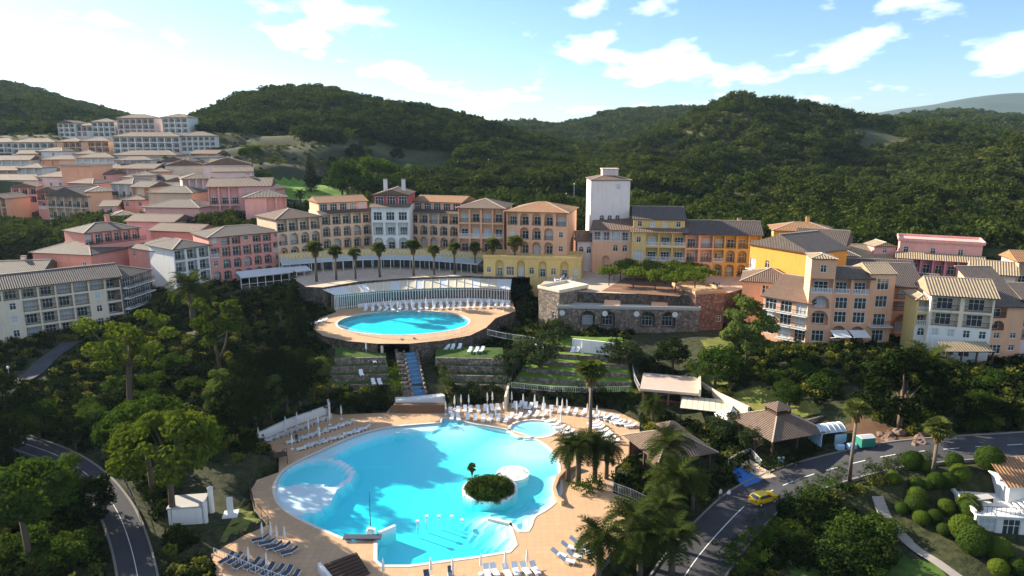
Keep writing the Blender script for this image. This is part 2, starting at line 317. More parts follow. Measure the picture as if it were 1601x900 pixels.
def carve(x, y, z):
    for poly, bb, pz, mg in PADB:
        if bb[0]-4 < x < bb[1]+4 and bb[2]-4 < y < bb[3]+4:
            if inside(poly, x, y): z = min(z, pz)
            elif loop_dist((x, y), poly) < mg: z = min(z, pz+.25)
    for lp, bb, mg, pz in POOLB:
        if bb[0]-4 < x < bb[1]+4 and bb[2]-4 < y < bb[3]+4 and (inside(lp, x, y) or loop_dist((x, y), lp) < mg): z = min(z, pz)
    for line, hw in ROADS:
        if not any(abs(x-p.x) < 30 and abs(y-p.y) < 30 for p in line[::4]): continue
        best = (99, 0)
        for a, b in zip(line, line[1:]):
            if abs(x-a.x) > 22 or abs(y-a.y) > 22: continue
            d, t = seg_dist((x, y), a, b)
            if d < best[0]: best = (d, lerp(a.z, b.z, t)-.35)
        d, zr = best
        if d < hw+4.6: z = zr if d < hw+2.6 else lerp(zr, z, (d-hw-2.6)/2.0)
    return z
xs = np.concatenate([np.linspace(-5000, -420, 12), np.linspace(-400, -170, 40)[:-1], np.linspace(-170, 170, 171), np.linspace(170, 400, 40)[1:], np.linspace(420, 5000, 12)])
ys = np.concatenate([np.linspace(-600, 20, 8), np.linspace(30, 215, 106), np.linspace(218, 450, 70), np.linspace(480, 6300, 18)])
GX, GY = np.meshgrid(xs, ys)
GZ = base_z(GX, GY)
far = np.clip((np.abs(GX)-330)/200, 0, 1); GZ = GZ*(1-far)+far*8
farY = np.clip((GY-440)/300, 0, 1); GZ = GZ*(1-farY)+farY*6
for i in range(len(ys)):
    for j in range(len(xs)):
        x, y = xs[j], ys[i]
        if -300 < x < 300 and 20 < y < 420:
            GZ[i, j] = carve(x, y, GZ[i, j]+nz(x, y, .05)*.35)
def ground(x, y):
    j = min(max(np.searchsorted(xs, x)-1, 0), len(xs)-2); i = min(max(np.searchsorted(ys, y)-1, 0), len(ys)-2)
    u = (x-xs[j])/(xs[j+1]-xs[j]); v = (y-ys[i])/(ys[i+1]-ys[i])
    return float((GZ[i,j]*(1-u)+GZ[i,j+1]*u)*(1-v)+(GZ[i+1,j]*(1-u)+GZ[i+1,j+1]*u)*v)
M_SOIL = mat('scrub_ground', (.015, .024, .007), .95, .3, 1.1, .9, 3.5, col2=(.055, .055, .020))
def sheet(name, X, Y, Z, m, kind='structure'):
    r, c = X.shape; me = bpy.data.meshes.new(name)
    v = np.stack([X, Y, Z], -1).reshape(-1, 3)
    idx = np.arange(r*c).reshape(r, c); f = np.stack([idx[:-1,:-1], idx[:-1,1:], idx[1:,1:], idx[1:,:-1]], -1).reshape(-1, 4)
    me.from_pydata(v.tolist(), [], f.tolist()); me.materials.append(m); me.polygons.foreach_set('use_smooth', [True]*len(me.polygons)); me.update()
    return tag(link(bpy.data.objects.new(name, me)), kind=kind)
sheet('ground', GX, GY, GZ, M_SOIL)

# ---------------------------------------------------------------- hills
HILLS = {}
M_HILL = mat('maquis_soil', (.030, .045, .014), .95, .3, .05, .6, .5, col2=(.085, .080, .034))
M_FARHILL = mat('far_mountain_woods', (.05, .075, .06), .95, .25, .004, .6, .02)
def hill(name, ridge, D, r0, zf, amp, seed, m, nr=46, nt=150, back=.35, D2=None, cover=8):
    pa = np.array([p[0] for p in ridge], float); pb = np.array([p[1] for p in ridge], float)
    px = np.linspace(pa[0], pa[-1], nt); k = np.ones(9)/9
    py = np.interp(px, pa, pb); py = np.convolve(np.pad(py, 4, 'edge'), k, 'valid')
    X = np.zeros((nr, nt)); Y = X.copy(); Z = X.copy()
    for j in range(nt):
        d = ray(px[j], py[j]); h = math.hypot(d.x, d.y); ux, uy = d.x/h, d.y/h
        DD = D if D2 is None else lerp(D, D2, j/(nt-1))
        zr = CAM_H+DD*d.z/h-cover
        for i in range(nr):
            t = i/(nr-1)*(1+back); r = r0+(DD-r0)*t
            x, y = ux*r, uy*r
            s = t if t < 1 else max(0, 1-(t-1)*1.6)
            f = .30*s+.70*(3*s*s-2*s**3)
            wgt = math.sin(math.pi*min(1, t))
            n = noise.fractal(Vector((x/(D*.16)+seed, y/(D*.16), seed)), 1.0, 2.0, 3)
            n2 = noise.fractal(Vector((x/(D*.045)+seed, y/(D*.045), seed)), 1.0, 2.0, 3)
            X[i,j], Y[i,j] = x, y
            if i == 0: f -= .6
            Z[i,j] = zf+(zr-zf)*f+amp*n*wgt+amp*.22*n2*(.25+wgt)*.8
    o = sheet(name, X, Y, Z, m); HILLS[name] = (X, Y, Z)
    return o
hill('hill_left', [(-500,60),(-250,85),(-60,112),(0,121),(60,133),(110,150),(170,165),(230,180),(300,192),(420,215),(560,235)], 900, 330, 30, 9, 1.7, M_HILL, cover=13)
hill('hill_centre', [(150,232),(230,205),(280,186),(330,163),(380,140),(450,127),(500,131),(560,146),(620,157),(680,165),(740,182),(800,198),(860,208),(930,222),(1020,240),(1100,255)], 560, 300, 22, 8, 5.2, M_HILL, cover=10)
hill('hill_back', [(600,230),(700,205),(780,190),(840,187),(880,193),(930,180),(980,168),(1040,163),(1090,160),(1150,165),(1250,190),(1350,215)], 1200, 560, 30, 14, 9.4, M_HILL, cover=16)
hill('hill_right', [(840,262),(900,240),(950,222),(1000,200),(1060,176),(1110,160),(1170,150),(1220,153),(1260,163),(1330,176),(1400,180),(1470,182),(1530,192),(1600,205),(1720,222),(1900,245),(2100,262)], 720, 235, 16, 23, 13.3, M_HILL, nr=60, nt=200, cover=9)
hill('hill_far_right', [(1250,225),(1330,190),(1400,178),(1460,168),(1520,165),(1601,174),(1700,185),(1900,215),(2200,225)], 1700, 800, 40, 15, 3.9, M_HILL, cover=22)
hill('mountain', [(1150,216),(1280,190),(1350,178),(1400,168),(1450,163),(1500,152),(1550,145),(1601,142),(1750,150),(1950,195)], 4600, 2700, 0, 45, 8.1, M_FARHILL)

# ---------------------------------------------------------------- roads
M_ASPH = mat('asphalt', (.055, .055, .06), .9, .45, .35, .2, 20); M_LINE = mat('road_paint', (.7, .7, .68), .7, .1)
M_KERB = mat('kerb_stone', (.22, .20, .18), .85, .15)
def fine(line): return line
def strip(name, line, o0, o1, dz, m, kind='structure', parent=None):
    b = MB(); N = len(line); L = []
    for i, p in enumerate(line):
        d = (line[min(i+1, N-1)]-line[max(i-1, 0)]); n = Vector((-d.y, d.x, 0)).normalized()
        L.append((p+n*o0+Vector((0,0,dz)), p+n*o1+Vector((0,0,dz))))
    for (a, c), (e, g) in zip(L, L[1:]): b.face([a, c, g, e] if o1 < o0 else [c, a, e, g])
    o = b.obj(name, m, parent); 
    if parent is None: tag(o, kind=kind)
    return o
def kerb(name, line, off, parent):
    b = MB(); N = len(line); q = []
    for i, p in enumerate(line):
        d = (line[min(i+1, N-1)]-line[max(i-1, 0)]); n = Vector((-d.y, d.x, 0)).normalized(); q.append((p+n*(off-.12), p+n*(off+.12)))
    U = Vector((0, 0, .12)); W = Vector((0, 0, -.4))
    for (a, c), (e, g) in zip(q, q[1:]):
        b.face([a+U, e+U, g+U, c+U]); b.face([a+W, e+W, e+U, a+U]); b.face([g+W, c+W, c+U, g+U])
    return b.obj(name, M_KERB, parent)
for k, (line, hw) in enumerate(ROADS):
    fl = fine(line); r = strip('road', fl, hw, -hw, -.03, M_ASPH)
    if k < 2:
        kerb('kerb', fl, hw+.12, r); kerb('kerb', fl, -hw-.12, r)
        if k == 1: strip('centre_line', fl, .04, -.04, .0, M_LINE, parent=r)
        else:
            strip('centre_line', fl[:12], .35, .23, .0, M_LINE, parent=r)
            for i in range(13, len(fl)-2, 2): strip('lane_dash', fl[i:i+2], .07, -.07, .0, M_LINE, parent=r)

# ---------------------------------------------------------------- decks, plaza, pools
M_DECK = mat('deck_paving', (.56, .355, .20), .85, .10, .35, .1, 6); M_PLAZA = mat('plaza_paving', (.56, .44, .33), .85, .1, .3, .1, 5)
M_POOL = mat('pool_liner', (.50, .84, .88), .5, .03); M_POOLW = mat('white_pool_tiles', (.78, .82, .82), .5, .04); M_COPE = mat('pool_coping', (.66, .60, .52), .7, .08)
def grid_joints(m, size, dark=.8):
    nt = m.node_tree; N = nt.nodes.new; L = nt.links.new; bs = nt.nodes['Principled BSDF']; src = bs.inputs['Base Color'].links[0].from_socket
    g = N('ShaderNodeNewGeometry'); br = N('ShaderNodeTexBrick'); L(g.outputs['Position'], br.inputs['Vector']); br.offset = 0
    br.inputs['Scale'].default_value = 1/size; br.inputs['Brick Width'].default_value = 1; br.inputs['Row Height'].default_value = 1; br.inputs['Mortar Size'].default_value = .03
    br.inputs['Color1'].default_value = (1,1,1,1); br.inputs['Color2'].default_value = (.9,.9,.9,1); br.inputs['Mortar'].default_value = (dark,dark,dark,1)
    mx = N('ShaderNodeMixRGB'); mx.blend_type = 'MULTIPLY'; mx.inputs[0].default_value = 1; L(src, mx.inputs[1]); L(br.outputs[0], mx.inputs[2]); L(mx.outputs[0], bs.inputs['Base Color'])
grid_joints(M_DECK, .9, .78); grid_joints(M_PLAZA, 1.6, .82)
def water_mat(name, dens):
    m = bpy.data.materials.new(name); m.use_nodes = True; nt = m.node_tree; N = nt.nodes.new; L = nt.links.new
    nt.nodes.remove(nt.nodes['Principled BSDF']); out = nt.nodes['Material Output']
    t = N('ShaderNodeBsdfTransparent'); t.inputs[0].default_value = (.93, .99, 1, 1); gl = N('ShaderNodeBsdfGlossy'); gl.inputs['Roughness'].default_value = .05
    g = N('ShaderNodeNewGeometry'); n1 = N('ShaderNodeTexNoise'); L(g.outputs['Position'], n1.inputs['Vector']); n1.inputs['Scale'].default_value = 2.2; n1.inputs['Detail'].default_value = 4
    bp = N('ShaderNodeBump'); bp.inputs['Strength'].default_value = .35; bp.inputs['Distance'].default_value = .1; L(n1.outputs[0], bp.inputs['Height'])
    L(bp.outputs[0], gl.inputs['Normal'])
    dt = N('ShaderNodeVectorMath'); dt.operation = 'DOT_PRODUCT'; L(bp.outputs[0], dt.inputs[0]); L(g.outputs['Incoming'], dt.inputs[1])
    ab = N('ShaderNodeMath'); ab.operation = 'ABSOLUTE'; L(dt.outputs['Value'], ab.inputs[0])
    om = N('ShaderNodeMath'); om.operation = 'SUBTRACT'; om.inputs[0].default_value = 1; L(ab.outputs[0], om.inputs[1])
    pw = N('ShaderNodeMath'); pw.operation = 'POWER'; L(om.outputs[0], pw.inputs[0]); pw.inputs[1].default_value = 5
    fr = N('ShaderNodeMath'); fr.operation = 'MULTIPLY_ADD'; L(pw.outputs[0], fr.inputs[0]); fr.inputs[1].default_value = .9; fr.inputs[2].default_value = .02
    mx = N('ShaderNodeMixShader'); L(fr.outputs[0], mx.inputs[0]); L(t.outputs[0], mx.inputs[1]); L(gl.outputs[0], mx.inputs[2]); L(mx.outputs[0], out.inputs[0])
    va = N('ShaderNodeVolumeAbsorption'); va.inputs['Color'].default_value = (.0, .962, .985, 1); va.inputs['Density'].default_value = dens; L(va.outputs[0], out.inputs['Volume'])
    return m
M_WATER = water_mat('pool_water', .45)
def pool(name, label, loop, z, depth_fn, step=.7):
    root = empty(name, (loop[0].x, loop[0].y, z), 0, label, 'pool')
    root.location = (0, 0, 0)
    x0 = min(p.x for p in loop); x1 = max(p.x for p in loop); y0 = min(p.y for p in loop); y1 = max(p.y for p in loop)
    gx = np.arange(x0-step, x1+2*step, step); gy = np.arange(y0-step, y1+2*step, step)
    b = MB(); idx = {}
    def vid(i, j):
        if (i, j) not in idx:
            x, y = gx[i], gy[j]; d = loop_dist((x, y), loop); ins = inside(loop, x, y)
            idx[(i, j)] = len(b.v); b.v.append((x, y, z-depth_fn(x, y, d if ins else 0)))
        return idx[(i, j)]
    for i in range(len(gx)-1):
        for j in range(len(gy)-1):
            c = (gx[i]+step/2, gy[j]+step/2)
            if inside(loop, *c) or loop_dist(c, loop) < step*1.1:
                f = (vid(i,j), vid(i+1,j), vid(i+1,j+1), vid(i,j+1)); b.f.append(f)
                zz = sum(b.v[k][2] for k in f)/4; b.m.append(1 if z-zz < .34 and (z > 1 or sum(b.v[k][0] for k in f)/4 < P(690,665,0).x) else 0)
    b.obj('pool_floor', [M_POOL, M_POOLW], root)
    b = MB(); wall_strip(b, loop, z-2.6, z+.02); b.obj('pool_wall', M_POOLW, root)
    b = MB(); flat_poly(b, [loop], z-.14); flat_poly(b, [loop], z-2.5, up=False); wall_strip(b, [p+(_c-p).normalized()*.01 if name == 'lagoon_pool' else p for p in loop], z-2.5, z-.14)
    b.obj('water', M_WATER, root)
    b = MB(); n = len(loop); area = sum(loop[i].x*loop[(i+1)%n].y-loop[(i+1)%n].x*loop[i].y for i in range(n)); sg = 1 if area > 0 else -1; ring = []
    for i in range(n):
        d = (loop[(i+1)%n]-loop[i-1]).normalized(); nn = Vector((d.y, -d.x))*sg; ring.append(loop[i]+nn*.45)
    for i in range(n):
        a, c, e, g = loop[i], loop[(i+1)%n], ring[(i+1)%n], ring[i]; h = z+.05
        b.face([(a.x,a.y,h),(c.x,c.y,h),(e.x,e.y,h),(g.x,g.y,h)] if sg < 0 else [(g.x,g.y,h),(e.x,e.y,h),(c.x,c.y,h),(a.x,a.y,h)])
        b.face([(g.x,g.y,z-.1),(e.x,e.y,z-.1),(e.x,e.y,h),(g.x,g.y,h)]); b.face([(c.x,c.y,z-.2),(a.x,a.y,z-.2),(a.x,a.y,h),(c.x,c.y,h)])
    b.obj('coping', M_COPE, root)
    return root
BEACH = P(850, 695, 0).xy; SHELF_A = P(560, 690, 0).xy; LFT = P(450, 765, 0).xy
def main_depth(x, y, d):
    dep = 1.65
    e = min((Vector((x, y))-P(840, 700, 0).xy).length, (Vector((x, y))-P(720, 668, 0).xy).length+3)
    dep = min(dep, .20+max(0, e-3.5)*.10)
    if x < P(690, 665, 0).x and y > P(600, 715, 0).y: dep = min(dep, .30 if d < 2.6 else 1.5)      # wide shallow shelf
    q = (Vector((x, y))-P(490, 742, 0).xy).length
    if q < 6.2: dep = .75 if q < 4.6 else .15
    q = (Vector((x, y))-P(470, 778, 0).xy).length
    if q < 4.8: dep = min(dep, .17)
    q = P(862, 800, 0).xy; s = (Vector((x, y))-q).length
    if s < 11: dep = min(dep, .15+int(d/.8)*.28)                                  # entry steps
    if d < .35 and e > 12: dep = min(dep, 1.3)
    return dep
pool('lagoon_pool', 'large free-form turquoise lagoon pool with palm island in the foreground', POOL, 0, main_depth)
pool('paddling_pool', 'small round pale paddling pool beside the big lagoon pool', KID, 0, lambda x, y, d: .12+min(d, 2)*.12)
pool('upper_pool', 'oval bright blue pool on the raised deck below the glass restaurant', UPPOOL, Z_UP, lambda x, y, d: 1.2 if d > .5 else .9)
def deck(name, outer, holes, z, m, skirt, mskirt):
    b = MB(); flat_poly(b, [outer]+holes, z, 0); wall_strip(b, outer, z-skirt, z, 1); wall_strip(b, list(reversed(outer)), z-skirt, z, 1)
    return tag(b.obj(name, [m, mskirt]), kind='structure')
def grow(loop, w):
    n = len(loop); area = sum(loop[i].x*loop[(i+1)%n].y-loop[(i+1)%n].x*loop[i].y for i in range(n)); sg = 1 if area > 0 else -1
    return [loop[i]+Vector(((loop[(i+1)%n]-loop[i-1]).y, -(loop[(i+1)%n]-loop[i-1]).x)).normalized()*sg*w for i in range(n)]
deck('pool_deck', DECK, [grow(POOL, .2), grow(KID, .2)], 0, M_DECK, 1.5, M_CONC)
deck('upper_deck', UPDECK, [grow(UPPOOL, .2)], Z_UP, M_DECK, 6, M_STONE)
deck('plaza', PLAZA, [], Z_PLAZA, M_PLAZA, 7, M_STONE)
# ================================================================ buildings
FOOT = []                                   # footprints, kept clear of planting
def win_mesh(w, h, kind, wm):
    def fn(b):
        t = .09
        b.box(-w/2, -.03, 0, -w/2+t, .09, h); b.box(w/2-t, -.03, 0, w/2, .09, h)
        b.box(-w/2+t, -.03, 0, w/2-t, .09, t); b.box(-w/2+t, -.03, h-t, w/2-t, .09, h)
        n = max(1, round(w/.75))
        for k in range(1, n): x = -w/2+w*k/n; b.box(x-.035, -.01, t, x+.035, .07, h-t)
        if kind != 'plain' and h > 1.1: b.box(-w/2+t, 0, h*.62-.03, w/2-t, .06, h*.62+.03)
    return shared(('win', round(w,2), round(h,2), kind, wm.name), 'window', fn, wm)
def pane_mesh(w, h, m=None):
    m = m or M_GLASS
    return shared(('pane', round(w,2), round(h,2), m.name), 'pane', lambda b: b.box(-w/2+.06, .045, .06, w/2-.06, .06, h-.06), m)
def arch_win(w, h, wm):
    def fn(b):
        r = w/2; zs = h-r; pts = [(-r, 0)]+[(r*math.cos(t), zs+r*math.sin(t)) for t in [math.pi-math.pi*k/8 for k in range(9)]]+[(r, 0)]
        for (a, c), (e, g) in zip(pts, pts[1:]): b.bar((a, .03, c), (e, .03, g), .1, .1)
        b.bar((-r, .03, .05), (r, .03, .05), .1); b.bar((0, .03, 0), (0, .03, h), .07); b.bar((-r, .03, zs), (r, .03, zs), .07)
    return shared(('awin', round(w,2), round(h,2), wm.name), 'window', fn, wm)
def arch_pane(w, h):
    def fn(b):
        r = w/2; zs = h-r; b.face([(-r, .06, 0), (r, .06, 0)]+[(r*math.cos(math.pi*k/8), .06, zs+r*math.sin(math.pi*k/8)) for k in range(9)])
    return shared(('apane', round(w,2), round(h,2)), 'pane', fn, M_GLASS)
def rail_mesh(w, m, kind):
    def fn(b):
        b.box(-w/2, -.04, .95, w/2, .04, 1.02)
        if kind == 'bal':
            b.box(-w/2, -.08, 0, w/2, .08, .12); n = max(2, int(w/.28))
            for k in range(n): x = -w/2+w*(k+.5)/n; b.box(x-.06, -.06, .12, x+.06, .06, .95)
        else:
            b.box(-w/2, -.02, .08, w/2, .02, .12); n = max(3, int(w/.16))
            for k in range(n+1): x = -w/2+w*k/n; b.box(x-.014, -.014, .0, x+.014, .014, .95)
    return shared(('rail', round(w,2), m.name, kind), 'railing', fn, m)
class Bld:
    pass
def facade(B, O, ang, W, rows, hs, z_start=0, pier=.5, recess=1.3, wm=None, rail=None, railkind='bars', far=False, m=0):
    """adds a pierced wall to B.wall; O = local origin, ang = direction of the wall's x axis; inward is +90 deg"""
    wm = wm or M_WHITE; rail = rail or M_RAIL
    M = Matrix.Translation(O) @ Matrix.Rotation(ang, 4, 'Z'); b = B.wall
    def q(pts, mm=m): b.face([M @ Vector(p) for p in pts], mm)
    def part(name, me, x, y, z, parent=None):
        o = inst(name, me, B.root, M @ Vector((x, y, z)), ang); return o
    def window(x, y, z, w, h, arch=False):
        if arch:
            o = part('window', arch_win(w, h, wm), x, y, z); inst('pane', arch_pane(w, h), o)
        else:
            o = part('window', win_mesh(w, h, 'x', wm), x, y, z); inst('pane', pane_mesh(w, h, M_CURTAIN if rng.random() < .22 else None), o)
    z = z_start
    for row, h in zip(rows, hs):
        n = len(row); bw = W/n
        for k, c in enumerate(row):
            x0, x1 = k*bw, (k+1)*bw; xc = (x0+x1)/2; zt = z+h
            if c == '.' or c == ' ':
                q([(x0,0,z),(x1,0,z),(x1,0,zt),(x0,0,zt)]); continue
            arch = c in 'AGa'; rc = recess
            if c == 'w': w, s, t, rc = min(1.15, .62*bw), .9, min(2.35, h-.3), .16
            elif c == 'W': w, s, t, rc = min(2.3, .74*bw), .25, min(2.55, h-.3), .16
            elif c == 'a': w, s, t, rc = min(1.2, .6*bw), .7, min(2.5, h-.3), .16
            elif c == 'A': w, s, t = .74*bw, .12, h-.35
            elif c == 'G': w, s, t = .74*bw, 0, h-.4
            elif c == 'D': w, s, t, rc = min(1.6, .7*bw), 0, min(2.4, h-.3), .16
            elif c == 'P': w, s, t, rc = min(2.4, .78*bw), .05, min(2.4, h-.3), .16
            elif c == 'o': w, s, t, rc = .9, 1.1, 2.0, .16; arch = False
            else: w, s, t = bw-pier, .12, h-.32
            a0, a1, zb, zh = xc-w/2, xc+w/2, z+s, z+t
            r = w/2 if arch else 0
            if arch and r > (t-s)*.75: r = (t-s)*.75
            zs = zh-r
            arc = [(xc-w/2*math.cos(math.pi*i/8), zs+r*math.sin(math.pi*i/8)) for i in range(9)] if arch else [(a0, zh), (a1, zh)]
            q([(x0,0,z),(a0,0,z),(a0,0,zt),(x0,0,zt)]); q([(a1,0,z),(x1,0,z),(x1,0,zt),(a1,0,zt)])
            if s > 0: q([(a0,0,z),(a1,0,z),(a1,0,zb),(a0,0,zb)]); 
            for (u, v), (u2, v2) in zip(arc, arc[1:]): q([(u,0,v),(u2,0,v2),(u2,0,zt),(u,0,zt)])
            out = [(a0, zb)]+([] if not arch else [])+arc+[(a1, zb)]
            for (u, v), (u2, v2) in zip(out, out[1:]): q([(u,0,v),(u,rc,v),(u2,rc,v2),(u2,0,v2)])
            q([(a0,0,zb),(a1,0,zb),(a1,rc,zb),(a0,rc,zb)])
            if rc > .5:
                q([(a0,rc,zb),(a1,rc,zb)]+[(u,rc,v) for u, v in reversed(arc)])
                gw = min(w*.72, 2.6); gh = min(2.15, t-s-.35)
                if far: part('window', win_mesh(gw, gh, 'plain', wm), xc, rc-.14, zb); inst('pane', pane_mesh(gw, gh), B.root, M @ Vector((xc, rc-.13, zb)), ang)
                else: window(xc, rc-.14, zb+.02, gw, gh)
                if c in 'LAB': part('balustrade' if (c == 'B' or railkind == 'bal') else 'railing', rail_mesh(w-.04, M_WHITE if c == 'B' else rail, 'bal' if c == 'B' else railkind), xc, .1, zb)
            else:
                if c == 'a': window(xc, rc-.06, zb, w, t-s, True)
                else: window(xc, rc-.06, zb, w, t-s)
                if c == 'P':
                    me = shared(('balc', round(bw,2)), 'balcony', lambda bb: bb.box(-bw*.46, -1.3, -.14, bw*.46, 0, .06), M_WHITE)
                    o = part('balcony', me, xc, -.002, z+.05); inst('railing', rail_mesh(bw*.9, rail, railkind), o, (0, -1.22, .06))
        z += h
    return z
def slope_roof(b, corners, ridge, m=0):
    """corners: 4 eave points (ccw from front-left), ridge: 2 points; tile uv in metres"""
    c = [Vector(p) for p in corners]; r = [Vector(p) for p in ridge]
    def f(pts, e0, e1):
        u = (e1-e0).normalized(); n = (pts[1]-pts[0]).cross(pts[2]-pts[0]).normalized(); v = n.cross(u)
        b.face(pts, m, [((p-e0).dot(u), (p-e0).dot(v)) for p in pts])
    def t(pts):
        p = [x for i, x in enumerate(pts) if (x-pts[i-1]).length > 1e-4]
        if len(p) >= 3: f(p, p[0], p[1])
    t([c[0], c[1], r[1], r[0]]); t([c[2], c[3], r[0], r[1]]); t([c[1], c[2], r[1]]); t([c[3], c[0], r[0]])
def add_roof(B, kind, x0, x1, y0, y1, z, pitch, oh, mt, mwall, caps=True, parent=None):
    W, D = x1-x0, y1-y0; b = MB(); cb = MB(); gables = B.wall
    X0, X1, Y0, Y1 = x0-oh, x1+oh, y0-oh, y1+oh; tp = math.tan(R(pitch)); th = .22
    e = z-oh*tp*.0
    C = [(X0,Y0,e),(X1,Y0,e),(X1,Y1,e),(X0,Y1,e)]
    if kind == 'hip':
        if X1-X0 >= Y1-Y0: h = (Y1-Y0)/2*tp; rd = [(X0+(Y1-Y0)/2, (Y0+Y1)/2, e+h), (X1-(Y1-Y0)/2, (Y0+Y1)/2, e+h)]; slope_roof(b, C, rd)
        else:
            h = (X1-X0)/2*tp; rd = [((X0+X1)/2, Y0+(X1-X0)/2, e+h), ((X0+X1)/2, Y1-(X1-X0)/2, e+h)]
            slope_roof(b, [C[1], C[2], C[3], C[0]], rd)
            if caps: cb.bar(C[0], rd[0], .24, .12); cb.bar(C[1], rd[0], .24, .12); cb.bar(rd[0], rd[1], .24, .12); cb.bar(C[2], rd[1], .24, .12); cb.bar(C[3], rd[1], .24, .12)
        if caps and X1-X0 >= Y1-Y0:
            cb.bar(C[0], rd[0], .24, .12); cb.bar(C[3], rd[0], .24, .12); cb.bar(C[1], rd[1], .24, .12); cb.bar(C[2], rd[1], .24, .12); cb.bar(rd[0], rd[1], .24, .12)
    elif kind == 'gable':
        h = (Y1-Y0)/2*tp; ym = (Y0+Y1)/2; rd = [(X0, ym, e+h), (X1, ym, e+h)]; slope_roof(b, C, rd)
        hw = D/2*tp+oh*tp
        for x in (x0, x1): gables.face([(x, y0, z), (x, y1, z), (x, (y0+y1)/2, e+h-.03)] if x == x1 else [(x, y1, z), (x, y0, z), (x, (y0+y1)/2, e+h-.03)], 0)
        if caps: cb.bar(rd[0], rd[1], .24, .12)
    elif kind == 'gabley':
        h = (X1-X0)/2*tp; xm = (X0+X1)/2; rd = [(xm, Y0, e+h), (xm, Y1, e+h)]; slope_roof(b, [C[1], C[2], C[3], C[0]], rd)
        for y in (y0, y1): gables.face([(x0, y, z), (x1, y, z), ((x0+x1)/2, y, e+h-.03)] if y == y0 else [(x1, y, z), (x0, y, z), ((x0+x1)/2, y, e+h-.03)], 0)
        if caps: cb.bar(rd[0], rd[1], .24, .12)
    elif kind == 'mono':
        h = (Y1-Y0)*tp; C2 = [C[0], C[1], (X1, Y1, e+h), (X0, Y1, e+h)]; slope_roof(b, C2, [C2[3], C2[2]])
        hb = e+h-oh*tp-.03
        gables.face([(x0, y1, z), (x0, y0, z), (x0, y1, hb)], 0); gables.face([(x1, y0, z), (x1, y1, z), (x1, y1, hb)], 0); gables.face([(x1, y1, z), (x0, y1, z), (x0, y1, hb), (x1, y1, hb)], 0)
        if caps: cb.bar(C2[3], C2[2], .24, .12)
    elif kind == 'flat':
        b.box(X0, Y0, z, X1, Y1, z+.25)
        for a, c in ((C[0],C[1]),(C[1],C[2]),(C[2],C[3]),(C[3],C[0])): b.bar((a[0],a[1],z+.5), (c[0],c[1],z+.5), .25, .6)
        return b.obj('roof', mt, B.root)
    # eaves board closes the underside
    b.box(X0+.02, Y0+.02, e-.16, X1-.02, Y1-.02, e-.012, 1)
    o = b.obj('roof', [mt, M_WOOD if kind != 'x' else mwall], B.root)
    if caps and cb.v: cb.obj('ridge_tiles', M_CAP, o)
    return o
NB = [0]
